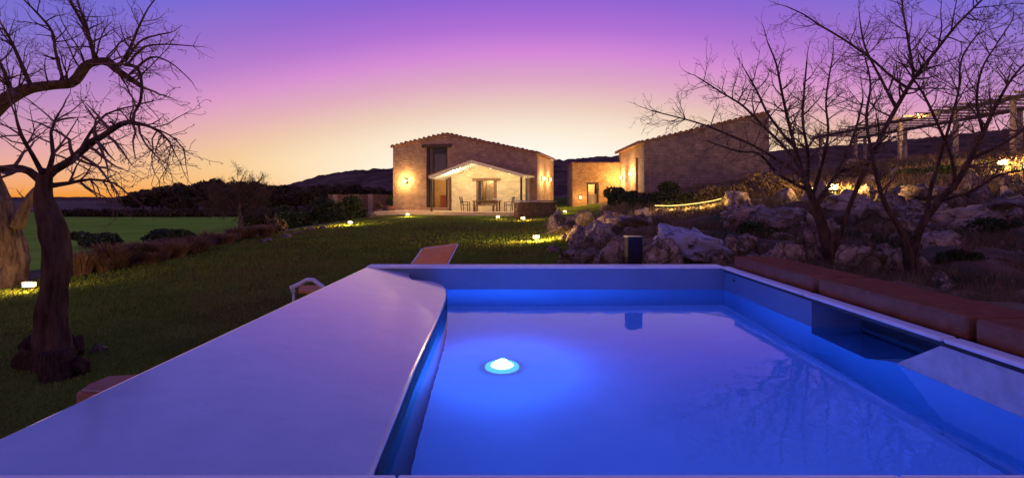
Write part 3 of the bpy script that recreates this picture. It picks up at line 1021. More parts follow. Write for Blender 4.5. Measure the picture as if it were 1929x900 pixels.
chair('slatted wooden armchair at the table end beside the tall window', hw(tx - 1.55, -2.5), -TH + math.pi)
chair('slatted wooden armchair at the table end beside the stone planter', hw(tx + 1.55, -2.5), -TH)
for k, (dx_, lb) in enumerate(((-.35, 'small dark bottle standing on the dining table'), (.62, 'white bowl resting on the dining table'))):
    p = hw(tx + dx_, -2.45, .95 + .751)
    if k == 0:
        bo = thing('bottle', lb, 'bottle', p)
        MB().lathe((0, 0, 0), [(.045, 0), (.05, .02), (.05, .2), (.02, .27), (.018, .36)], 12).build('glass_body', M['leaf_dark'], bo)
        MB().lathe((0, 0, .361), [(.02, 0), (.02, .03)], 10).build('cap', M['metal_dark'], bo)
    else:
        tag(MB().lathe((0, 0, 0), [(.06, 0), (.10, .03), (.16, .10), (.17, .12), (.15, .115), (.09, .04), (.01, .02)], 16).build('bowl', M['metal_white'], None, True, loc=p), lb, 'bowl')

# big terracotta pots with plants at the left corner of the house


def leaf_cloud(nleaf, rx, ry, rz, size, seed, hollow=.35, tri=True, zc=0.0, lumps=7):
    """many small leaf faces gathered in uneven lumps"""
    g = np.random.default_rng(seed)
    cen = g.normal(size=(lumps, 3))
    cen /= np.linalg.norm(cen, axis=1)[:, None]
    cen *= g.uniform(.25, .72, (lumps, 1))
    cr = g.uniform(.32, .55, lumps)
    k = g.integers(0, lumps, nleaf)
    d = g.normal(size=(nleaf, 3))
    d /= np.linalg.norm(d, axis=1)[:, None]
    rad = cr[k] * g.uniform(hollow, 1.0, nleaf) ** .5
    p = (cen[k] + d * rad[:, None]) * np.array([rx, ry, rz])
    p[:, 2] = np.maximum(p[:, 2], -rz * .92) + zc
    a = g.normal(size=(nleaf, 3))
    a /= np.linalg.norm(a, axis=1)[:, None]
    b = np.cross(a, g.normal(size=(nleaf, 3)))
    b /= np.linalg.norm(b, axis=1)[:, None] + 1e-9
    s = size * g.uniform(.6, 1.4, (nleaf, 1))
    v = np.stack([p - a * s, p + b * s * .45, p + a * s, p - b * s * .45], 1).reshape(-1, 3)
    f = np.arange(nleaf * 4).reshape(-1, 4)
    return v, f


def stems_mesh(name, nst, spread, h, mt, seed, r=.012, z0=0.0):
    g = random.Random(seed)
    m = MB()
    for k in range(nst):
        a = g.uniform(0, 6.28)
        rr = spread * g.uniform(.2, 1)
        m.tube([(0.15 * rr * math.cos(a), .15 * rr * math.sin(a), z0), (rr * .5 * math.cos(a + .2), rr * .5 * math.sin(a + .2), z0 + h * .5),
                (rr * math.cos(a), rr * math.sin(a), z0 + h * g.uniform(.75, 1))], [r, r * .8, r * .4], 5)
    return m.mesh(name, mt)


def shrub(name, label, loc, rx, ry, rz, mt='leaf_dark', nleaf=2600, size=.07, seed=1, group=None, stems=True):
    t = thing(name, label, 'shrub', loc, 0, group)
    v, f = leaf_cloud(nleaf, rx, ry, rz, size, seed, zc=rz * .62)
    obj('foliage', quickmesh('foliage', v, f, M[mt]), t)
    if stems:
        obj('stems', stems_mesh('stems', 9, min(rx, ry) * .7, rz * 1.5, M['twig'], seed, .02), t)
    return t


for k, (x_, y_, s_, lb) in enumerate(((.35, -1.1, 1.0, 'tall leafy plant in a terracotta pot at the corner of the stone house'),
                                      (-.15, -1.9, .7, 'low reddish plant in a small terracotta pot by the house corner'))):
    p = hw(x_, y_)
    p.z = gz(p.x, p.y)
    t = thing('potted_plant', lb, 'potted plant', p)
    MB().lathe((0, 0, 0), [(.20 * s_, 0), (.30 * s_, .30 * s_), (.34 * s_, .52 * s_), (.37 * s_, .54 * s_), (.37 * s_, .60 * s_), (.32 * s_, .60 * s_), (.30 * s_, .5 * s_)], 18).build('pot', M['terracotta'], t)
    v, f = leaf_cloud(700, .45 * s_, .45 * s_, .45 * s_, .06, 40 + k, zc=1.0 * s_)
    obj('foliage', quickmesh('foliage', v, f, M['leaf_dark' if k == 0 else 'leaf_brown']), t)
    obj('stems', stems_mesh('stems', 7, .25 * s_, .5 * s_, M['twig'], 3, .012, .5 * s_), t)

# low stone planter wall to the right of the terrace
pw_ = thing('stone_planter', 'low rough stone planter wall at the end of the terrace', 'planter', (0, 0, 0))


def rock_mesh(name, seed, sub=3, amp=.35, mt='rock', flat=.8):
    bm = bmesh.new()
    bmesh.ops.create_icosphere(bm, subdivisions=sub, radius=1.0)
    off = Vector((seed * 13.7, seed * 5.1, seed * 2.3))
    for v in bm.verts:
        d = v.co.normalized()
        n1 = mnoise.fractal(d * 1.1 + off, 1.0, 2.0, 4)
        c = mnoise.cell(d * 1.6 + off)
        rdg = abs(mnoise.noise(d * 2.3 + off * 1.3))
        v.co = d * (1 + amp * n1 + .13 * (c - .5) - .28 * rdg)
        v.co.z *= flat
    # facet some sides as broken limestone does
    g = random.Random(seed)
    for _ in range(11):
        nn = Vector((g.gauss(0, 1), g.gauss(0, 1), g.gauss(0, .8))).normalized()
        lim = g.uniform(.48, .80)
        for v in bm.verts:
            e = v.co.dot(nn) - lim
            if e > 0:
                v.co -= nn * e * .93
    for v in bm.verts:
        d = v.co.normalized()
        v.co += d * (.10 * mnoise.fractal(v.co * 3.5 + off, .9, 2.1, 4) - .10 * max(0, .12 - abs(mnoise.noise(v.co * 2.6 + off))) / .12)
    me = bpy.data.meshes.new(name)
    bm.to_mesh(me)
    bm.free()
    me.materials.append(M[mt])
    me.polygons.foreach_set('use_smooth', [True] * len(me.polygons))
    return me


STONES = [rock_mesh('stone', 50 + k, 1, .2) for k in range(4)]
p0, p1 = P(972, 412, 31.2), P(1042, 405, 33.5)
dirv = (p1 - p0)
dirv.z = 0
ln = dirv.length
dirv.normalize()
ang = math.atan2(dirv.y, dirv.x)
for r_ in range(3):
    x_ = -.12 * (r_ % 2)
    while x_ < ln:
        w_ = random.uniform(.26, .46)
        q = p0 + dirv * (x_ + w_ / 2)
        o = obj('stone', STONES[random.randrange(4)], pw_)
        o.location = (q.x, q.y, gz(p0.x, p0.y) + .14 + r_ * .31)
        o.scale = (w_ * .72, .30, .25 * random.uniform(.9, 1.15))
        o.rotation_euler = (random.uniform(-.2, .2), random.uniform(-.15, .15), ang + random.uniform(-.2, .2))
        x_ += w_
zc_ = gz(p0.x, p0.y)
MB().bar((p0.x, p0.y, zc_ + .42), (p0.x + dirv.x * ln, p0.y + dirv.y * ln, zc_ + .42), .34, 1.0).build('core', M['earth'], pw_)
qa_, qb_ = p0 - dirv * .05, p0 + dirv * (ln + .05)
zt = gz(p0.x, p0.y) + 1.0
MB().bar((qa_.x, qa_.y, zt), (qb_.x, qb_.y, zt), .55, .09).build('capstone', M['slate'], pw_, bevel=.02)

# ------------------------------------------------------------------ low ochre annexe behind
anx = thing('annexe', 'small flat-roofed ochre annexe between the house and the barn', 'building', (5.2, 44, 0))
AZ0, AZT = .9, EYE + (HZ - 308) / F * 44
ax1 = 4.15
dxa, dxb = (1106 - CX) / F * 44 - 5.2, (1128 - CX) / F * 44 - 5.2
dzt = EYE + (HZ - 344) / F * 44
mb = MB()
wall_openings(mb, 0, ax1, AZ0, (lambda x: AZT, []), [(dxa, dxb, AZ0 + .02, dzt)], 0, .35)
mb.box((0, .351, AZ0), (.35, 4, AZT)).box((ax1 - .35, .351, AZ0), (ax1, 4, AZT)).box((.351, 3.7, AZ0), (ax1 - .351, 4, AZT))
mb.build('wall', M['ochre'], anx)
MB().box((-.08, -.06, AZT), (ax1 + .08, 4.1, AZT + .1)).build('roof_edge', M['tile'], anx)
dr = MB().box((dxa, .12, dzt - .14), (dxb, .26, dzt)).build('doorway', M['timber'], anx)
for a, b in ((dxa, dxa + .12), (dxb - .12, dxb)):
    MB().box((a, .12, AZ0), (b, .26, dzt - .141)).build('frame', M['timber'], dr)
MB().box((dxa + .13, .3, AZ0), (dxb - .13, .33, AZ0 + 1.3)).build('door_leaf', M['timber_pale'], dr)
MB().box((dxa + .1, 1.6, AZ0), (dxb - .1, 1.7, dzt)).build('room_wall', M['room'], anx)
lamp(anx, ((dxa + dxb) / 2, 1.0, dzt - .3), 12, name='room_light')
wall_lamp(anx, ((1093 - CX) / F * 44 - 5.2, -.002, EYE + (HZ - 372) / F * 44), 9, label='small dim wall lamp low on the ochre annexe')

# ------------------------------------------------------------------ barn on the right
BX0, BY, BD = 9.3, 36.0, 8.5
BX1 = (1449 - CX) / F * BY
barn = thing('stone_barn', 'long stone barn with a single sloping roof rising behind the bare trees', 'barn', (BX0, BY, 0))
bz0, bz1 = EYE + (HZ - 268) / F * BY, EYE + (HZ - 213) / F * BY
bl = BX1 - BX0
BB = 1.6
btop = (lambda x: float(np.interp(x, [0, bl], [bz0, bz1])), [])
mb = MB()
wall_openings(mb, 0, bl, BB, btop, [], 0, .5)
mb.build('gable_wall', M['wall_barn'], barn)
# side wall towards the house, with a door slot and a window
mb = MB()
segs = [(.5, 1.7, None), (1.7, 2.5, (BB, 4.9)), (2.5, 5.2, None), (5.2, 6.0, (3.2, 4.2)), (6.0, BD, None)]
for a, b, op in segs:
    if op is None:
        mb.box((0, a, BB), (.5, b, bz0))
    else:
        if op[0] > BB:
            mb.box((0, a, BB), (.5, b, op[0]))
        mb.box((0, a, op[1]), (.5, b, bz0))
mb.build('side_wall', M['wall_stone'], barn)
MB().box((.2, 1.71, BB), (.28, 2.49, 4.89)).build('door', M['timber'], barn)
MB().box((.2, 5.21, 3.21), (.28, 5.99, 4.19)).build('window', M['timber'], barn)
MB().box((bl - .5, .501, BB), (bl - .001, BD, bz1 - .3)).build('side_wall', M['wall_barn'], barn)
mb = MB()
wall_openings(mb, .5, bl - .5, BB, btop, [], BD - .5, BD - .001)
mb.build('back_wall', M['wall_barn'], barn)
sb_ = (bz1 - bz0) / bl
rf = MB()
rf.add([(-.35, -.12, bz0 - .35 * sb_), (bl + .05, -.12, bz1 + .05 * sb_), (bl + .05, BD + .1, bz1 + .05 * sb_), (-.35, BD + .1, bz0 - .35 * sb_)] +
       [(-.35, -.12, bz0 - .35 * sb_ + .12), (bl + .05, -.12, bz1 + .05 * sb_ + .12), (bl + .05, BD + .1, bz1 + .05 * sb_ + .12), (-.35, BD + .1, bz0 - .35 * sb_ + .12)],
       [(3, 2, 1, 0), (4, 5, 6, 7), (0, 1, 5, 4), (1, 2, 6, 5), (2, 3, 7, 6), (3, 0, 4, 7)])
br_ = rf.build('roof', M['tile'], barn)
verge(br_, (-.35, bz0 - .35 * sb_), (bl + .05, bz1), -.22, .38)
for k in range(20):     # eaves tiles along the side
    o = obj('tile', TILE, br_)
    o.location = (-.42, .1 + k * .42, bz0 - .35 * sb_ + .12)
    o.rotation_euler = (0, 0, R(-90))
bpy.context.view_layer.update()
for k, (dy_, z_, w_) in enumerate(((3.6, 3.75, 85), (6.9, 3.6, 85))):
    wall_lamp(barn, (-.002, dy_, z_), w_, out=-1.0, horiz=True, label='glowing wall lamp on the barn side facing the annexe', group='lamps on the barn side wall')

# ------------------------------------------------------------------ pergola up the slope
PGX, PGZ = 23.5, 6.45
perg = thing('pergola', 'long timber pergola on pale posts standing up the slope', 'pergola', (PGX, 24, 0))
for x_, ys in ((0, (0, 3.1, 7.0, 11.0, 15.0)), (3.4, (0, 3.1, 7.0, 11.0, 15.0))):
    for y_ in ys:
        zb_ = gz(PGX + x_, 24 + y_) - .1
        MB().box((x_ - .085, y_ - .085, zb_), (x_ + .085, y_ + .085, PGZ)).build('post', M['timber_pale'], perg, bevel=.01)
    MB().box((x_ - .09, -3.0, PGZ + .001), (x_ + .09, 16, PGZ + .17)).build('beam', M['timber'], perg)
for k in range(20):
    y_ = -2.6 + k * .96
    MB().box((-.6, y_ - .035, PGZ + .171), (4.0, y_ + .035, PGZ + .27)).build('rafter', M['timber_pale'], perg)
pl = thing('beam_lamp', 'small lamp fixed to the front beam of the pergola', 'lamp', (PGX - .10, 29.3, PGZ + .05))
MB().box((0, -.06, -.06), (-.05, .06, .06)).build('backplate', M['metal_dark'], pl)
MB().lathe((-.10, 0, -.06), [(.03, 0), (.06, .03), (.06, .1), (.03, .12)], 10).build('globe', M['bulb'], pl)
lamp(pl, (-.26, 0, .02), 30)

# ------------------------------------------------------------------ garden lamps
def lawn_lamp(label, px, py, watts, group=None, name='garden_lamp', h=.18, up=0.0, Y=None):
    p = hit(px, py) if Y is None else Vector(((px - CX) / F * Y, Y, gz((px - CX) / F * Y, Y)))
    if up:
        p.z += up
    t = thing(name, label, 'garden lamp', p, rz=random.uniform(-.4, .4), group=group)
    MB().lathe((0, 0, 0), [(.025, -.1), (.025, h * .45), (.05, h * .5)], 10).build('stake', M['metal_dark'], t)
    MB().box((-.10 * h / .18, -.055 * h / .18, h * .5), (.10 * h / .18, .055 * h / .18, h)).build('lens', M['bulb'], t, bevel=.012)
    MB().box((-.11 * h / .18, -.065 * h / .18, h + .002), (.11 * h / .18, .065 * h / .18, h + .02)).build('cap', M['metal_dark'], t)
    lamp(t, (0, -.09 * h / .18 - .07, h + .04), watts, WARM, .05)
    return p


PL = {}
PL['tree'] = lawn_lamp('box lamp on the grass at the foot of the old gnarled tree', 55, 548, 13)
PL['hedge'] = lawn_lamp('lamp on the lawn edge in front of the clipped hedge', 660, 424, 60)
PL['pot'] = lawn_lamp('lamp on the ground beside the potted plants', 768, 408, 28)
PL['terrace'] = lawn_lamp('small lamp in the grass below the terrace edge', 938, 413, 10)
PL['planter'] = lawn_lamp('lamp shining at the foot of the stone planter wall', 985, 416, 26)
PL['rocks'] = lawn_lamp('lamp on the lawn beside the first boulders', 1010, 454, 85)
PL['path'] = lawn_lamp('small lamp on the path in front of the annexe', 1064, 402, 9)
PL['slope'] = lawn_lamp('bright lamp half way up the rocky slope behind the bare tree', 1567, 362, 130, Y=18.0, h=.3)
PL['slope2'] = lawn_lamp('bright lamp high on the slope below the pergola', 1888, 304, 150, Y=20.0, h=.3)
PL['glow'] = lawn_lamp('faint lamp among the bushes next to the bright slope lamp', 1530, 358, 12, Y=19.5)

# lit dry-stone edge under the hedge by the barn
led = thing('lit_stone_edge', 'long low stone edging washed by a golden light strip', 'edging', (0, 0, 0))
pts = [hit(x, y) for x, y in ((1235, 402), (1262, 404), (1290, 403), (1318, 400), (1345, 396), (1362, 391))]
for a, b in zip(pts[:-1], pts[1:]):
    nst = 4
    for k in range(nst):
        q = a.lerp(b, (k + .5) / nst)
        o = obj('stone', STONES[random.randrange(4)], led)
        o.location = (q.x, q.y, gz(q.x, q.y) + .10)
        o.scale = (.24, .2, .2 * random.uniform(.7, 1.2))
        o.rotation_euler = (0, 0, random.uniform(0, 3))
MB().tube([p + Vector((0, .1, .34)) for p in pts], .012, 6).build('light_strip', M['led'], led)
for k in range(6):
    lamp(led, pts[k] + Vector((0, -.22, .36)), 4.5, (1.0, .66, .16), .08, name='strip_light')

# ------------------------------------------------------------------ bare trees
WORLD_UP = Vector((0, 0, 1))


class Tree:
    def __init__(self, seed, droop=0.0, wander=.20, dense=1.0, thin=.82):
        self.g = random.Random(seed)
        self.wander, self.dense = wander, dense
        self.trunk, self.limbs, self.twigs = MB(), MB(), MB()
        self.buds = []
        self.droop = droop
        self.thin = thin

    def rv(self, s=1.0):
        return Vector((self.g.gauss(0, s), self.g.gauss(0, s), self.g.gauss(0, s)))

    def smooth(self, pts, rad, step):
        """Catmull-Rom through the points"""
        out, ro = [], []
        n_ = len(pts)
        for i in range(n_ - 1):
            p0, p1, p2, p3 = pts[max(i - 1, 0)], pts[i], pts[i + 1], pts[min(i + 2, n_ - 1)]
            m = max(2, int((p2 - p1).length / step))
            for k in range(m):
                t = k / m
                out.append(0.5 * ((2 * p1) + (p2 - p0) * t + (2 * p0 - 5 * p1 + 4 * p2 - p3) * t * t + (3 * p1 - p0 - 3 * p2 + p3) * t ** 3))
                ro.append(rad[i] + (rad[i + 1] - rad[i]) * t)
        out.append(pts[-1])
        ro.append(rad[-1])
        return out, ro

    def shoot(self, p, d, length, r, level):
        """a branch that wanders, tapers and carries shorter ones"""
        g = self.g
        nseg = max(3, min(7, int(length / .10)))
        pts, rad = [p], [r]
        dirs = [d]
        cur = p.copy()
        dd = d.copy()
        wand = self.wander * (1.0 if level < 2 else 1.4)
        for i in range(nseg):
            dd = (dd + self.rv(wand) * .8 + WORLD_UP * (.06 - self.droop * (.10 + .05 * level))).normalized()
            cur = cur + dd * (length / nseg)
            pts.append(cur.copy())
            dirs.append(dd.copy())
            rad.append(max(.0028, r * (1 - .75 * (i + 1) / nseg)))
        sink = self.limbs if level == 0 else self.twigs
        sink.tube(pts, rad, 5 if level == 0 else (4 if level == 1 else 3), cap=False)
        if level >= 3 or length < .16:
            self.buds.append((pts[-1], dd))
            return
        nch = {0: 9, 1: 6, 2: 3}[level] * self.dense
        nch = max(2, int(nch * min(1.3, length / {0: 1.1, 1: .55, 2: .28}[level]) + g.random()))
        for k in range(nch):
            t = g.uniform(.22, 1.0) if k else 1.0
            i = min(nseg, max(1, int(t * nseg)))
            q, base = pts[i], dirs[i]
            perp = self.rv()
            perp = (perp - base * perp.dot(base)).normalized()
            nd = (base * g.uniform(.45, 1.0) + perp * g.uniform(.45, 1.0)).normalized()
            self.shoot(q, nd, length * g.uniform(.36, .62) * (1.12 - .4 * t), max(.003, rad[i] * .62), level + 1)

    def limb(self, path, Y, trunk=False, sides=9, rough=.12, kids=0.0, klen=.8, step=.12, kr=.5, start=.2, tip=True, bias=None):
        """path: (px, py, half width px, depth offset)"""
        pts = [P(a[0], a[1], Y + (a[3] if len(a) > 3 else 0)) for a in path]
        rad = [a[2] * self.thin / F * (Y + (a[3] if len(a) > 3 else 0)) for a in path]
        pts, rad = self.smooth(pts, rad, step)
        (self.trunk if trunk else self.limbs).tube(pts, rad, sides, rough)
        g = self.g
        total = sum((b - a).length for a, b in zip(pts[:-1], pts[1:]))
        for _ in range(int(total * kids * self.dense)):
            t = g.uniform(start, 1)
            i = min(len(pts) - 2, int(t * (len(pts) - 1)))
            base = (pts[i + 1] - pts[i]).normalized()
            perp = self.rv()
            if bias is not None:
                perp += bias * .9
            perp = (perp - base * perp.dot(base)).normalized()
            nd = (base * g.uniform(.25, .9) + perp).normalized()
            self.shoot(pts[i], nd, klen * g.uniform(.55, 1.15), min(rad[i] * kr, .018) + .002, 1 if klen < .75 else 0)
        if tip:
            self.shoot(pts[-1], (pts[-1] - pts[-2]).normalized(), klen * .7, rad[-1] * .9, 1)
        return pts

    def finish(self, name, label, bark='bark', base=None, leaf=None, leaf_n=1, leaf_size=.016):
        t = thing(name, label, 'tree', base)
        inv = -Vector(base)
        for nm, m, mt in (('trunk', self.trunk, bark), ('limbs', self.limbs, 'bark'), ('twigs', self.twigs, 'twig')):
            if m.v:
                m.v = [(x + inv.x, y + inv.y, z + inv.z) for x, y, z in m.v]
                m.build(nm, M[mt], t, smooth=True)
        if self.buds:
            g = np.random.default_rng(len(self.buds))
            p = np.array([tuple(b[0] + inv) for b in self.buds])
            p = np.repeat(p, leaf_n, 0) + g.normal(size=(len(p) * leaf_n, 3)) * leaf_size * .7
            k = len(p)
            a = np.repeat(np.array([tuple(b[1]) for b in self.buds]), leaf_n, 0) + g.normal(size=(k, 3)) * .35
            a /= np.linalg.norm(a, axis=1)[:, None]
            b = np.cross(a, g.normal(size=(k, 3)))
            b /= np.linalg.norm(b, axis=1)[:, None] + 1e-9
            s = leaf_size * g.uniform(.5, 1.3, (k, 1))
            v = np.stack([p - a * s, p + b * s * .35, p + a * s, p - b * s * .35], 1).reshape(-1, 3)
            o = obj('buds', quickmesh('buds', v, np.arange(k * 4).reshape(-1, 4), M[leaf or 'twig']), t)
            struct(o, 'stuff')
        return t


# tree C: nearer tree on the lawn, left
YC = 5.75
tc_ = Tree(11, .45, .26, .66, .62)
tc_.limb([(104, 715, 52), (102, 690, 44), (100, 650, 38), (98, 600, 35), (103, 540, 33), (106, 490, 36), (100, 440, 37), (90, 400, 28), (82, 370, 21), (84, 335, 19), (88, 318, 12)],
         YC, True, 36, .36, tip=False, step=.03)
tc_.limb([(80, 345, 15), (100, 322, 13), (130, 304, 12), (155, 283, 11), (172, 268, 12), (190, 258, 9), (228, 234, 8), (250, 232, 7), (285, 240, 4), (315, 262, 2.5, .1), (330, 290, 1.6, .15)],
         YC, sides=10, rough=.2, kids=22, klen=.62, start=.25, step=.06)
tc_.limb([(250, 233, 5), (253, 212, 4), (262, 198, 4), (266, 180, 4), (267, 160, 4), (262, 135, 4.5), (250, 124, 5), (236, 122, 5)], YC, rough=.2, kids=8, klen=.5, step=.05)
tc_.limb([(82, 345, 14), (55, 322, 12), (25, 316, 11), (-15, 318, 9), (-60, 300, 7)], YC, sides=9, rough=.2, kids=14, klen=.7)
tc_.limb([(88, 330, 9), (100, 290, 6, .2), (96, 250, 4, .3), (110, 215, 3, .4)], YC, rough=.15, kids=16, klen=.6)
tc_.limb([(84, 335, 9), (60, 290, 6, -.2), (40, 255, 5, -.3), (30, 220, 3, -.3)], YC, rough=.15, kids=16, klen=.6)
tc_.limb([(95, 350, 9), (130, 345, 6, .2), (170, 338, 4, .3), (215, 345, 3, .4), (240, 365, 2, .4)], YC, rough=.15, kids=20, klen=.5)
tc_.limb([(150, 287, 6), (170, 250, 4, .2), (200, 215, 3, .3), (250, 200, 2, .3), (290, 190, 1.6, .3)], YC, rough=.12, kids=18, klen=.5)
tc_.limb([(285, 240, 3), (320, 255, 2.2), (345, 280, 1.6), (350, 310, 1.2)], YC, kids=16, klen=.35)
base = P(104, 700, YC)
almond = tc_.finish('almond_tree', 'dark bare almond tree with a bent limb growing on the lawn', 'bark', (base.x, base.y, gz(base.x, base.y)))
# gnarled burrs swelling at its foot
for k, (px, py, w_) in enumerate(((70, 680, .30), (120, 668, .26), (95, 650, .22), (140, 655, .20), (105, 700, .26), (60, 640, .18), (150, 690, .17))):
    q = hit(px, py + 14) - Vector(almond.location)
    o = obj('root', rock_mesh('root', 70 + k, 3, .55, 'bark', 1.1), almond)
    o.location = (q.x, q.y, q.z + w_ * .35)
    o.scale = (w_ * .8, w_ * .7, w_)

# tree D: old tree, lit from below by a lamp, with the great limb across the top left
YD = PL['tree'].y + .9
td = Tree(23, .12, .19, .62, .62)
td.limb([(5, 560, 70), (8, 530, 58), (10, 490, 50), (6, 450, 46), (-4, 410, 42), (-16, 370, 38), (-30, 330, 34), (-45, 280, 30)], YD, True, 44, .34, tip=False, step=.05)
td.limb([(30, 425, 24), (45, 395, 16), (58, 370, 12), (75, 352, 10), (90, 340, 8)], YD, True, 10, .2, kids=4, klen=.6)
td.limb([(-45, 290, 28), (-40, 240, 25), (-10, 205, 23), (25, 180, 20), (60, 166, 16), (100, 160, 14), (132, 158, 14), (148, 145, 13), (160, 126, 13), (178, 118, 12), (204, 117, 12), (222, 133, 10), (245, 148, 8), (266, 163, 6)],
        YD, sides=12, rough=.22, kids=10, klen=1.15, start=.25, step=.1, bias=WORLD_UP)
td.limb([(188, 118, 6), (172, 90, 5, .1), (165, 55, 4, .2), (150, 15, 3, .2), (140, -20, 2, .2)], YD, kids=9, klen=.8, bias=WORLD_UP)
td.limb([(178, 112, 6), (168, 70, 5, -.1), (145, 25, 4, -.2), (125, -15, 3, -.2)], YD, kids=9, klen=.8)
td.limb([(120, 155, 5), (105, 100, 4), (98, 60, 4), (70, 25, 3), (40, -5, 2)], YD, kids=9, klen=.9)
td.limb([(225, 125, 5), (245, 90, 4), (262, 50, 3), (280, 15, 2), (300, -10, 2)], YD, kids=9, klen=.7)
td.limb([(235, 118, 4), (262, 80, 3), (290, 68, 2.4), (320, 62, 1.8)], YD, kids=8, klen=.55)
td.limb([(240, 122, 4), (270, 90, 3), (310, 84, 2.2), (350, 86, 1.6), (372, 88, 1.2)], YD, kids=6, klen=.45)
td.limb([(245, 140, 4), (285, 108, 3), (320, 118, 2), (345, 138, 1.5), (362, 155, 1.2)], YD, kids=6, klen=.4)
td.limb([(60, 166, 6), (40, 120, 5), (22, 80, 4), (5, 50, 3)], YD, kids=9, klen=.9)
td.limb([(20, 180, 6), (10, 140, 5), (-10, 100, 4)], YD, kids=9, klen=.9)
base = P(5, 556, YD)
td.finish('old_tree', 'thick old bare tree lit golden from below, its great limb arching over', 'bark_pale', (base.x, base.y, gz(base.x, base.y)))

# tree A: many-stemmed almond on the slope
YA = 10.0
ta = Tree(31, .0, .13, .85, .56)
ta.limb([(1572, 515, 26), (1569, 500, 21), (1562, 470, 19), (1552, 435, 18), (1541, 400, 15), (1526, 365, 11), (1512, 330, 9)], YA, True, 14, .2, tip=False, step=.07)
ta.limb([(1566, 480, 11), (1584, 440, 8), (1600, 390, 7), (1618, 345, 7), (1650, 275, 6.5), (1690, 200, 6.5), (1722, 148, 6), (1760, 100, 5), (1800, 50, 4), (1850, 0, 3), (1890, -40, 2)],
        YA, rough=.12, kids=7, klen=.9, start=.35)
ta.limb([(1722, 148, 5), (1716, 110, 4), (1708, 60, 3.4), (1700, 10, 2.6), (1702, -40, 2)], YA, kids=8, klen=.7)
ta.limb([(1712, 168, 5), (1680, 145, 4), (1640, 110, 3.6), (1590, 75, 3.2), (1540, 45, 2.8), (1515, 28, 2.2), (1480, 12, 1.6)], YA, kids=7, klen=.55)
ta.limb([(1688, 205, 5), (1660, 150, 4, .2), (1630, 90, 3, .3), (1620, 40, 2, .3)], YA, kids=9, klen=.7)
ta.limb([(1516, 335, 8), (1470, 305, 5), (1420, 275, 4), (1375, 255, 3.4), (1325, 235, 3), (1280, 222, 2.4), (1228, 209, 1.8)], YA, kids=9, klen=.6)
ta.limb([(1514, 325, 8), (1480, 280, 5, .2), (1440, 240, 4.4, .3), (1400, 200, 3.6, .4), (1360, 175, 2.8, .4), (1318, 148, 2, .4)], YA, kids=10, klen=.65)
ta.limb([(1512, 330, 8), (1498, 280, 6), (1484, 225, 5), (1472, 170, 4), (1462, 120, 3), (1446, 80, 2)], YA, kids=10, klen=.65)
ta.limb([(1520, 350, 7), (1522, 290, 5, .2), (1512, 230, 4.4, .3), (1515, 170, 3.2, .4), (1520, 115, 2, .4)], YA, kids=11, klen=.7)
ta.limb([(1530, 370, 7), (1548, 310, 5, -.2), (1560, 250, 4, -.3), (1556, 190, 3, -.3), (1566, 120, 2, -.4)], YA, kids=11, klen=.7)
ta.limb([(1526, 360, 7), (1470, 330, 5, -.3), (1430, 290, 4, -.5), (1390, 285, 3, -.6), (1330, 265, 2, -.7)], YA, kids=9, klen=.6)
ta.limb([(1536, 385, 6), (1580, 320, 4.6, .3), (1610, 250, 3.6, .4), (1625, 190, 2.6, .5)], YA, kids=11, klen=.75)
ta.limb([(1498, 280, 5), (1450, 220, 4, -.2), (1425, 170, 3, -.3), (1405, 135, 2, -.3)], YA, kids=10, klen=.6)
base = P(1570, 508, YA)
ta.finish('almond_tree', 'wide spreading bare almond tree on the rocks, its twigs reaching over the barn', 'bark', (base.x, base.y, gz(base.x, base.y)), leaf='twig')

# tree B: second almond, nearer the right
YB = 9.0
tb_ = Tree(47, .0, .13, .8, .58)
tb_.limb([(1722, 535, 28), (1720, 515, 22), (1716, 490, 18), (1712, 465, 15)], YB, True, 14, .2, tip=False, step=.06)
tb_.limb([(1714, 478, 13), (1695, 430, 9), (1668, 385, 7.5), (1652, 335, 6), (1640, 280, 5), (1632, 220, 4), (1640, 160, 3), (1630, 110, 2)], YB, kids=9, klen=.65, rough=.12, start=.35)
tb_.limb([(1716, 480, 15), (1728, 445, 12), (1742, 415, 11), (1770, 378, 10), (1800, 345, 9), (1828, 300, 7), (1852, 250, 6), (1876, 200, 5), (1905, 150, 3.6), (1940, 110, 2.4)], YB, kids=8, klen=.7, rough=.14, start=.4)
tb_.limb([(1745, 412, 8), (1752, 360, 6, .2), (1770, 300, 5, .3), (1790, 230, 4, .3), (1806, 170, 3, .4), (1812, 110, 2.4, .4), (1845, 60, 2, .4)], YB, kids=9, klen=.7, start=.3)
tb_.limb([(1800, 345, 6), (1790, 290, 4.6, -.2), (1760, 220, 4, -.3), (1735, 170, 3, -.3), (1700, 120, 2, -.4)], YB, kids=9, klen=.65)
tb_.limb([(1828, 300, 6), (1870, 280, 5, .2), (1920, 250, 4, .3), (1970, 200, 3, .3)], YB, kids=12, klen=.7)
tb_.limb([(1852, 250, 5), (1840, 190, 4), (1850, 130, 3), (1880, 80, 2), (1900, 50, 2)], YB, kids=10, klen=.6)
tb_.limb([(1770, 378, 6), (1830, 360, 4.6, -.4), (1880, 330, 3.6, -.6), (1930, 320, 2.6, -.7)], YB, kids=8, klen=.6)
base = P(1720, 524, YB)
tb_.finish('almond_tree', 'forked bare almond tree with tufts of small leaves, rooted beside the boulders', 'bark', (base.x, base.y, gz(base.x, base.y)), leaf='leaf', leaf_n=2, leaf_size=.022)

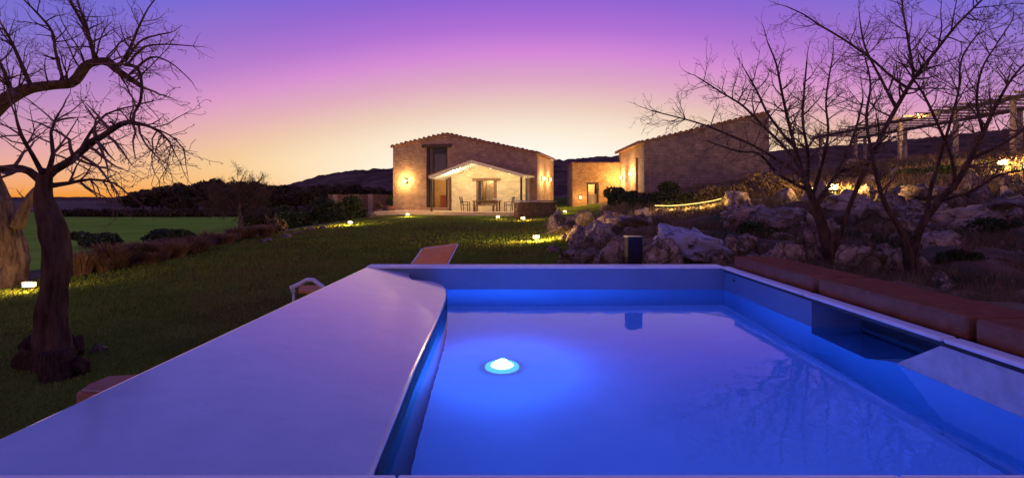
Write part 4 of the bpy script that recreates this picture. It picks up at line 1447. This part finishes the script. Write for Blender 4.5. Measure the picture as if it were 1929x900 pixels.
# small bare tree by the field
ts = Tree(61, .0)
s0 = hit(452, 432)
ts.limb([(452, 436, 7), (455, 415, 6), (452, 395, 5), (455, 375, 3)], s0.y, True, 8, .15, tip=False)
for a in ([(455, 400, 4), (430, 375, 2.6), (412, 355, 1.4)], [(453, 395, 4), (470, 365, 2.4), (485, 345, 1.4)], [(455, 385, 3.4), (450, 355, 2), (455, 338, 1.2)], [(456, 405, 3.4), (490, 385, 2), (508, 365, 1.2)],
          [(453, 405, 3.4), (420, 395, 2), (400, 378, 1.2)]):
    ts.limb(a, s0.y, kids=9, klen=1.2, step=.3)
ts.finish('small_tree', 'small bare round-headed tree at the edge of the field', 'bark_pale', (s0.x, s0.y, s0.z), leaf='leaf_brown', leaf_n=1, leaf_size=.05)

# ------------------------------------------------------------------ rocks
ROCKS = [rock_mesh('boulder', k, 4, .38) for k in range(9)]
RP = [rock_mesh('boulder', 20 + k, 3, .36) for k in range(8)]


def boulder(px, py, w, h, label, group=None, data=None, mt=None, Y=None, deep=.8, sink=.35, name='boulder'):
    """px,py: middle of its foot; w,h: size in pixels"""
    q = hit(px, py) if Y is None else Vector(((px - CX) / F * Y, Y, gz((px - CX) / F * Y, Y)))
    k = q.y / F
    o = obj(name, data or random.choice(ROCKS))
    sx_, sz_ = w / 2 * k, h * k
    o.scale = (sx_ * 1.25, sx_ * deep * 1.15, sz_ * 1.05)
    o.location = (q.x, q.y, q.z + sz_ * (.30 - sink * .5))
    o.rotation_euler = (random.uniform(-.15, .15), random.uniform(-.15, .15), random.uniform(0, 6.28) if deep > .7 else random.uniform(-.3, .3))
    return tag(o, label, 'rock', group)


big = [
    (1165, 500, 85, 62, 'tall pale brown boulder rising beside the dark post'),
    (1120, 500, 60, 38, 'rounded boulder on the lawn side of the tall pale boulder'),
    (1080, 497, 70, 30, 'low purple grey boulder at the lawn end of the pool-side rocks'),
    (1245, 500, 80, 60, 'cracked ochre boulder behind the far pool rim, next to the dark post'),
    (1130, 448, 90, 40, 'broad mauve boulder on the bank above the pool-side rocks'),
    (1190, 430, 110, 36, 'long mauve rock below the barn hedge'),
    (1055, 440, 50, 18, 'flat boulder lit warm by the lawn lamp'),
    (1090, 452, 60, 18, 'small golden-lit rock next to the lawn lamp'),
    (1480, 490, 70, 44, 'squarish tan boulder left of the many-stemmed almond'),
    (1520, 488, 50, 60, 'upright tan boulder against the many-stemmed almond trunk'),
    (1445, 497, 60, 24, 'low tan boulder near the end of the bench blocks'),
    (1680, 510, 60, 48, 'mossy boulder at the foot of the forked almond'),
    (1625, 505, 80, 50, 'brown boulder between the two almond trees'),
    (1650, 430, 90, 60, 'big lilac boulder up between the two almond trunks'),
    (1770, 470, 90, 50, 'tan boulder behind the forked almond trunk'),
    (1470, 425, 130, 42, 'wide lilac rock ledge left of the almond trunk'),
    (1600, 400, 110, 44, 'pale lilac rock ledge under the bright slope lamp'),
    (1800, 430, 120, 50, 'long broken rock ledge right of the forked almond'),
    (1890, 395, 120, 24, 'flat blue grey rock shelf below the grass strip'),
    (1730, 380, 140, 40, 'pale rock ledge high on the slope below the pergola'),
    (1400, 420, 90, 34, 'blue violet rock crest above the big slanting slab'),
]
for i, (px, py, w_, h_, lb) in enumerate(big):
    boulder(px, py, w_ * 1.1, h_ * .92, lb, data=ROCKS[i % len(ROCKS)])
# the big slanting slab behind the pool
q = hit(1310, 492)
o = obj('rock_slab', rock_mesh('rock_slab', 5, 4, .25, 'slate', .6))
o.location = (q.x + .25, q.y + .9, q.z + .12)
o.scale = (1.15, 1.3, .82)
o.rotation_euler = (R(8), R(14), R(-8))
tag(o, 'large smooth blue grey rock slab slanting down to the pool', 'rock')

zones = [  # polygon-ish pixel boxes, count, size range, label, group
    ((1040, 1230, 412, 480), 30, (18, 56), 'small mauve rock on the bank between the lawn and the barn', 'rocks on the bank above the lawn'),
    ((1060, 1400, 465, 502), 26, (22, 56), 'small tan rock lying just behind the far pool rim', 'rocks behind the far pool rim'),
    ((1400, 1760, 440, 515), 40, (12, 44), 'loose tan rock on the earth around the almond trunks', 'loose rocks round the almond trunks'),
    ((1380, 1929, 378, 440), 46, (18, 66), 'weathered lilac rock on the open slope', 'weathered rocks on the open slope'),
    ((1600, 1929, 325, 375), 18, (18, 50), 'pale rock high on the slope near the pergola', 'rocks high on the slope'),
    ((1760, 1929, 440, 570), 16, (12, 36), 'half-buried stone in the dark grass beside the bench blocks', 'stones in the dark grass'),
]
for (x0, x1, y0, y1), cnt, (s0_, s1_), lb, gp in zones:
    for k in range(cnt):
        px, py = random.uniform(x0, x1), random.uniform(y0, y1)
        s = random.uniform(s0_, s1_)
        boulder(px, py, s, s * random.uniform(.4, .8), lb, gp, random.choice(RP))
# stones edging the lawn on the left
for k, (px, py, w_) in enumerate(((270, 497, 34), (375, 472, 30), (540, 447, 26), (560, 441, 20), (585, 435, 22), (610, 430, 20), (500, 456, 26), (700, 408, 24))):
    boulder(px, py, w_, w_ * .32, 'flat pale stone edging the lawn beside the tawny grasses', 'edging stones of the lawn', RP[k % 8], sink=.2)
boulder(186, 662, 24, 18, 'small pinkish stone on the lawn beside the bare almond tree', data=RP[2], sink=.2)

# ------------------------------------------------------------------ shrubs and grasses
for i, (px, py, w_, h_, lb, m_) in enumerate([
    (178, 466, 90, 36, 'low dark bush at the field edge next to the old tree', 'leaf_dark'),
    (330, 457, 84, 30, 'low dark bush in front of the green field', 'leaf_dark'),
    (560, 428, 90, 52, 'round dark bush at the lawn end of the clipped hedge', 'leaf_dark'),
    (510, 440, 70, 46, 'brownish bush beside the small bare tree', 'leaf_brown'),
    (612, 420, 80, 48, 'dark green clipped bush behind the hedge lamp', 'leaf_dark'),
    (665, 412, 70, 44, 'dark bush against the wooden fence', 'leaf_dark'),
    (715, 402, 60, 32, 'dark bush between the fence and the potted plants', 'leaf_dark'),
    (485, 425, 90, 46, 'tawny scrub behind the brownish bush', 'leaf_brown'),
    (1170, 386, 56, 38, 'dark bush in front of the annexe doorway', 'leaf_dark'),
    (1212, 388, 80, 34, 'dark clipped hedge below the barn side wall', 'leaf_dark'),
    (1255, 386, 70, 44, 'round dark bush at the barn corner', 'leaf_dark'),
    (1310, 388, 90, 26, 'low dark hedge over the golden stone edging', 'leaf_dark'),
    (1380, 380, 110, 40, 'brown scrub along the foot of the barn', 'leaf_brown'),
    (1470, 365, 120, 44, 'tangled scrub at the right end of the barn', 'leaf_brown'),
    (1880, 440, 130, 54, 'dark thicket on the slope at the edge of the rocks', 'leaf_dark'),
    (1815, 500, 80, 60, 'low dark weeds between the forked almond and the thicket', 'leaf_dark'),
    (1650, 330, 120, 30, 'scrub in the shade below the pergola', 'leaf_brown'),
    (1760, 330, 120, 26, 'green scrub under the pergola posts', 'leaf'),
    (1430, 445, 70, 34, 'low weeds on the earth above the bench blocks', 'leaf'),
]):
    q = hit(px, py)
    k = q.y / F
    shrub('bush', lb, (q.x, q.y, q.z - .02), w_ / 2 * k * 1.25, w_ / 2 * k * .9, h_ / 2 * k * 1.2, m_, 2600, max(.03, 3.2 * k), 100 + i)

GRASS = []
for k in range(3):
    g = np.random.default_rng(300 + k)
    nb = 420
    a = g.uniform(0, 6.28, nb)
    lean = g.uniform(.05, .55, nb)
    h = g.uniform(.6, 1.0, nb)
    d = np.stack([np.cos(a), np.sin(a)], 1)
    b0 = d * g.uniform(0, .18, nb)[:, None]
    p0_ = np.c_[b0, np.zeros(nb)]
    p1_ = np.c_[b0 + d * (lean * .35)[:, None], h * .62]
    p2_ = np.c_[b0 + d * lean[:, None], h]
    side_ = np.c_[-d[:, 1], d[:, 0], np.zeros(nb)] * .012
    v = np.stack([p0_ - side_, p0_ + side_, p1_ + side_ * .8, p1_ - side_ * .8, p2_ - side_ * .3, p2_ + side_ * .3], 1).reshape(-1, 3)
    f0 = np.arange(nb)[:, None] * 6
    f = np.concatenate([f0 + np.array([[0, 1, 2, 3]]), f0 + np.array([[3, 2, 5, 4]])])
    GRASS.append(quickmesh('ornamental_grass', v, f, M['straw']))
for k in range(26):
    px = 150 + k * 14 + random.uniform(-8, 8)
    py = float(np.interp(px, [150, 300, 420, 520], [520, 492, 462, 446])) + random.uniform(-6, 3)
    q = hit(px, py)
    o = obj('grass_clump', GRASS[k % 3])
    o.location = (q.x, q.y, q.z - .02)
    s = random.uniform(.5, .85)
    o.scale = (s * 1.5, s * 1.4, s * random.uniform(.6, 1.0))
    o.rotation_euler = (0, 0, random.uniform(0, 6.28))
    tag(o, 'tawny ornamental grass clump along the border of the lawn', 'grass', 'tawny grasses along the lawn border')

# wooden fence behind the hedge, its two lit patches painted in as paler boards
fa, fb = P(618, 386, 42), P(733, 386, 42)
fence = thing('fence', 'reddish board fence behind the hedge, joining the house corner', 'fence', (fa.x, fa.y, gz(fa.x, fa.y)))
nb = 26
for k in range(nb):
    x_ = (fb.x - fa.x) * (k + .5) / nb
    hgt = EYE + (HZ - 366) / F * 42 - gz(fa.x, fa.y) + random.uniform(-.03, .03)
    pale = k in (2, 3, 17, 18)
    MB().box((x_ - .092, -.012, -.4), (x_ + .092, .012, hgt)).build('board', M['timber_pale' if pale else 'timber_warm'], fence)
for z in (.35, 1.35):
    MB().box((0, .013, z), (fb.x - fa.x, .06, z + .09)).build('rail', M['timber'], fence)

# ------------------------------------------------------------------ trees beyond the field
FAR = [leaf_cloud(2200, 3.6, 3.2, 2.9, .42, 400 + k, zc=4.2, lumps=9) for k in range(4)]
FARM = [quickmesh('crown', v, f, M['far_leaf']) for v, f in FAR]
FT = MB().tube([(0, 0, -1), (.1, 0, 1.5), (0, .1, 4)], [.35, .28, .15], 7).mesh('trunk', M['bark'])
rows_ = [(x, random.uniform(100, 122)) for x in range(236, 600, 17)] + [(x, random.uniform(78, 95)) for x in range(330, 570, 30)] + [(x, random.uniform(125, 150)) for x in range(270, 740, 24)]
for k, (px, Y) in enumerate(rows_):
    X = (px - CX) / F * Y
    top = float(np.interp(px, [236, 280, 330, 360, 420, 480, 560, 620, 740], [366, 358, 346, 341, 339, 345, 349, 345, 345])) + random.uniform(-3, 8)
    if Y < 96:
        top = random.uniform(362, 376)
    z0 = gz(X, Y)
    hgt = EYE + (HZ - top) / F * Y - z0
    s = max(.25, hgt / 7.0)
    row = 0 if Y < 96 else (1 if Y < 123 else 2)
    lb = ('pale scrubby tree standing in front of the dark wood', 'dark round tree in the wood beyond the green field', 'dark tree at the back of the wood under the hill')[row]
    t = thing('far_tree', lb, 'tree', (X, Y, z0), random.uniform(0, 6.28), ('scrubby trees before the wood', 'trees of the wood beyond the field', 'trees at the back of the wood')[row])
    t.scale = (s * random.uniform(.9, 1.3), s * 1.1, s)
    c = obj('crown', FARM[k % 4], t)
    obj('trunk', FT, t)
# dark hedge across the field
HG = [quickmesh('hedge_foliage', *leaf_cloud(900, 3.0, 1.2, .8, .22, 500 + k, zc=.55), M['far_leaf']) for k in range(2)]
for k in range(13):
    px = 120 + k * 26
    q = P(px, 400, 72)
    t = thing('field_hedge', 'low dark hedge bush in the row crossing the green field', 'hedge', (q.x, q.y + random.uniform(-1, 1), gz(q.x, q.y)), random.uniform(-.3, .3), 'hedge row across the field')
    obj('foliage', HG[k % 2], t)
    obj('stems', stems_mesh('stems', 6, 1.2, .9, M['twig'], k, .03), t)

# ------------------------------------------------------------------ things beside the pool
# sun lounger behind the far rim: raised orange back, white frame
lg = thing('sun_lounger', 'sun lounger with a raised orange back behind the far pool rim', 'sun lounger', (-1.27, 8.55, 0.0), R(0))
ba, bb = P(800, 505, 8.35), P(852, 463, 8.75)


def sheet(mb, pts, th, nrm):
    nrm = Vector(nrm).normalized() * th
    k = len(pts)
    mb.add([p for p in pts] + [Vector(p) + nrm for p in pts], [tuple(range(k)), tuple(range(2 * k - 1, k - 1, -1))] + [(i, i + k, (i + 1) % k + k, (i + 1) % k) for i in range(k)])
    return mb


o0 = Vector(lg.location)
c = [P(778, 497, 8.25) - o0, P(838, 503, 8.25) - o0, P(860, 461, 8.9) - o0, P(797, 469, 8.9) - o0]
sheet(MB(), c, .05, (0, .8, .5)).build('backrest', M['orange'], lg, bevel=.015)
fr_ = [c[0] + Vector((-.02, 0, -.3)), c[0] + Vector((-.02, 0, 0)), c[3] + Vector((-.02, 0, 0)), c[2] + Vector((.02, 0, .0)), c[1] + Vector((.02, 0, 0)), c[1] + Vector((.02, 0, -.3))]
MB().tube(fr_, .014, 8).build('frame', M['metal_white'], lg)
zs = .30
seat = [Vector((c[0].x, c[0].y - .05, zs)), Vector((c[1].x, c[1].y - .05, zs)), Vector((c[1].x + .35, c[1].y + 1.2, zs)), Vector((c[0].x + .35, c[0].y + 1.2, zs))]
sheet(MB(), seat, .05, (0, 0, 1)).build('seat', M['orange_dim'], lg)
for p in (seat[0], seat[1], seat[2], seat[3]):
    MB().tube([(p.x, p.y, 0), (p.x, p.y, zs - .001)], .016, 8).build('leg', M['metal_white'], lg)

# low chair with bent white arms on the lawn beside the ledge
q = P(578, 545, 6.75)
lc = thing('garden_chair', 'low garden chair with bent white arms and orange seat beside the ledge', 'chair', (q.x - .02, 6.75, gz(q.x, 6.75)), R(0))
o0 = Vector(lc.location)
for dy_ in (0, .55):
    A = [P(553, 551, 6.6 + dy_), P(549, 541, 6.6 + dy_), P(560, 537, 6.6 + dy_), P(578, 527, 6.6 + dy_), P(590, 527, 6.6 + dy_), P(608, 540, 6.6 + dy_), P(622, 556, 6.6 + dy_)]
    A = [a - o0 for a in A]
    if dy_ == 0:
        MB().tube(A, [.03, .032, .03, .028, .028, .026, .024], 10).build('arm', M['metal_white'], lc, True)
    else:
        MB().tube(A, .018, 10).build('arm', M['metal_white'], lc, True)
    MB().tube([A[0], Vector((A[0].x, A[0].y, 0))], .018, 8).build('leg', M['metal_white'], lc)
    MB().tube([A[-1], Vector((A[-1].x, A[-1].y, 0))], .018, 8).build('leg', M['metal_white'], lc)
s_ = [P(562, 552, 6.62) - o0, P(612, 556, 6.62) - o0, P(606, 541, 7.1) - o0, P(565, 541, 7.1) - o0]
sheet(MB(), s_, .03, (0, 0, 1)).build('seat', M['orange_dim'], lc)

# terracotta leaf-shaped dish lying on the grass by the ledge
q = P(215, 735, 3.9)
ds = thing('terracotta_slab', 'pointed terracotta coloured slab lying against the ledge on the lawn', 'stone slab', (q.x, 3.9, .0))
o0 = Vector(ds.location)
zt_ = .18
sil = [(142, 738), (165, 722), (205, 706), (262, 703), (330, 703), (330, 742), (240, 745), (180, 742)]
tops = []
for px, py in sil:
    Yp = (EYE - zt_) * F / (py - HZ)
    tops.append(Vector(((px - CX) / F * Yp, Yp, zt_)) - o0)
k = len(tops)
d_ = MB()
d_.add([(p.x, p.y, -.1) for p in tops] + [tuple(p) for p in tops], [tuple(range(k)), tuple(range(2 * k - 1, k - 1, -1))] + [(i, i + k, (i + 1) % k + k, (i + 1) % k) for i in range(k)])
d_.build('slab', M['terracotta'], ds, bevel=.03, seg=3)
MB().tube([tops[0] + Vector((.05, .0, .012)), tops[7] + Vector((0, .03, .012)), tops[6] + Vector((0, .03, .012))], .01, 6).build('rim', M['timber_pale'], ds)

# dark square column beyond the far rim
Yp = 8.25
q0, q1 = P(1180, 505, Yp), P(1207, 447, Yp)
cl = thing('shower_column', 'dark square column standing behind the far pool rim among the rocks', 'column', ((q0.x + q1.x) / 2, Yp, gz((q0.x + q1.x) / 2, Yp) - .05))
hw_ = (q1.x - q0.x) / 2
hh = q1.z - cl.location.z
MB().box((-hw_, -hw_, 0), (hw_, hw_, hh)).build('shaft', M['shaft'], cl, bevel=.008)
MB().box((-hw_ - .012, -hw_ - .012, hh + .001), (hw_ + .012, hw_ + .012, hh + .02)).build('cap', M['metal_dark'], cl)
MB().box((-hw_ - .03, -hw_ - .03, -.02), (hw_ + .03, hw_ + .03, .03)).build('base_plate', M['metal_dark'], cl)

# ------------------------------------------------------------------ lawn blades
g = np.random.default_rng(5)
nb = 170000
# even in the picture: sample the ground by viewing angle
yy = 2.2 * np.exp(g.uniform(0, 1, nb) ** .8 * math.log(30 / 2.2))
xx = g.uniform(-1.05, .35, nb) * yy
zz = ground_z(xx, yy)
ok = (xx < edge_x(yy)) & (xx > -11.8) & ~((xx > PX0 - .02) & (yy < PY1 + .05)) & (np.hypot(xx + 4, yy - 32) > 0)
xx, yy, zz = xx[ok], yy[ok], zz[ok]
nb = len(xx)
h = g.uniform(.018, .045, nb) * np.clip(yy / 7, .8, 1.8)
a = g.uniform(0, 6.28, nb)
wd = g.uniform(.0025, .005, nb) * np.clip(yy / 3.5, 1, 6)
ln_ = g.normal(0, .5, (nb, 2)) * h[:, None]
v = np.empty((nb, 3, 3))
v[:, 0] = np.c_[xx - np.cos(a) * wd, yy - np.sin(a) * wd, zz - .004]
v[:, 1] = np.c_[xx + np.cos(a) * wd, yy + np.sin(a) * wd, zz - .004]
v[:, 2] = np.c_[xx + ln_[:, 0], yy + ln_[:, 1], zz + h]
struct(obj('lawn_grass', quickmesh('lawn_grass', v.reshape(-1, 3), np.arange(nb * 3).reshape(-1, 3), M['blade'])), 'stuff')
# rough tufts on the slope
nb = 80000
yy = 4.5 * np.exp(g.uniform(0, 1, nb) * math.log(34 / 4.5))
xx = g.uniform(.1, 1.15, nb) * yy
zz = ground_z(xx, yy)
cl_ = np.array([mnoise.noise(Vector((x * .9, y * .9, 7))) for x, y in zip(xx, yy)])
ok = (xx > edge_x(yy) + .2) & (cl_ > -.18) & ~((xx < 3.9) & (yy < 8))
xx, yy, zz = xx[ok], yy[ok], zz[ok]
nb = len(xx)
h = g.uniform(.04, .14, nb) * np.clip(yy / 9, .7, 2)
a = g.uniform(0, 6.28, nb)
wd = .006 * np.clip(yy / 6, .8, 4) * np.ones(nb)
ln_ = g.normal(0, .5, (nb, 2)) * h[:, None]
v = np.empty((nb, 3, 3))
v[:, 0] = np.c_[xx - np.cos(a) * wd, yy - np.sin(a) * wd, zz - .05]
v[:, 1] = np.c_[xx + np.cos(a) * wd, yy + np.sin(a) * wd, zz - .05]
v[:, 2] = np.c_[xx + ln_[:, 0], yy + ln_[:, 1], zz + h]
struct(obj('slope_weeds', quickmesh('slope_weeds', v.reshape(-1, 3), np.arange(nb * 3).reshape(-1, 3), M['leaf'])), 'stuff')

# dry straw standing between the rocks
nb = 90000
yy = 5.0 * np.exp(g.uniform(0, 1, nb) * math.log(34 / 5.0))
xx = g.uniform(.05, 1.15, nb) * yy
zz = ground_z(xx, yy)
cl_ = np.array([mnoise.noise(Vector((x * 1.3, y * 1.3, 21))) for x, y in zip(xx, yy)])
ok = (xx > edge_x(yy) + .1) & (cl_ > -.12) & ~((xx < 4.0) & (yy < 8.1))
xx, yy, zz = xx[ok], yy[ok], zz[ok]
nb = len(xx)
h = g.uniform(.08, .30, nb) * np.clip(yy / 12, .6, 1.6)
a = g.uniform(0, 6.28, nb)
wd = .0035 * np.clip(yy / 6, .8, 4) * np.ones(nb)
ln_ = g.normal(0, .55, (nb, 2)) * h[:, None]
v = np.empty((nb, 3, 3))
v[:, 0] = np.c_[xx - np.cos(a) * wd, yy - np.sin(a) * wd, zz - .06]
v[:, 1] = np.c_[xx + np.cos(a) * wd, yy + np.sin(a) * wd, zz - .06]
v[:, 2] = np.c_[xx + ln_[:, 0], yy + ln_[:, 1], zz + h]
struct(obj('dry_straw', quickmesh('dry_straw', v.reshape(-1, 3), np.arange(nb * 3).reshape(-1, 3), M['straw'])), 'stuff')
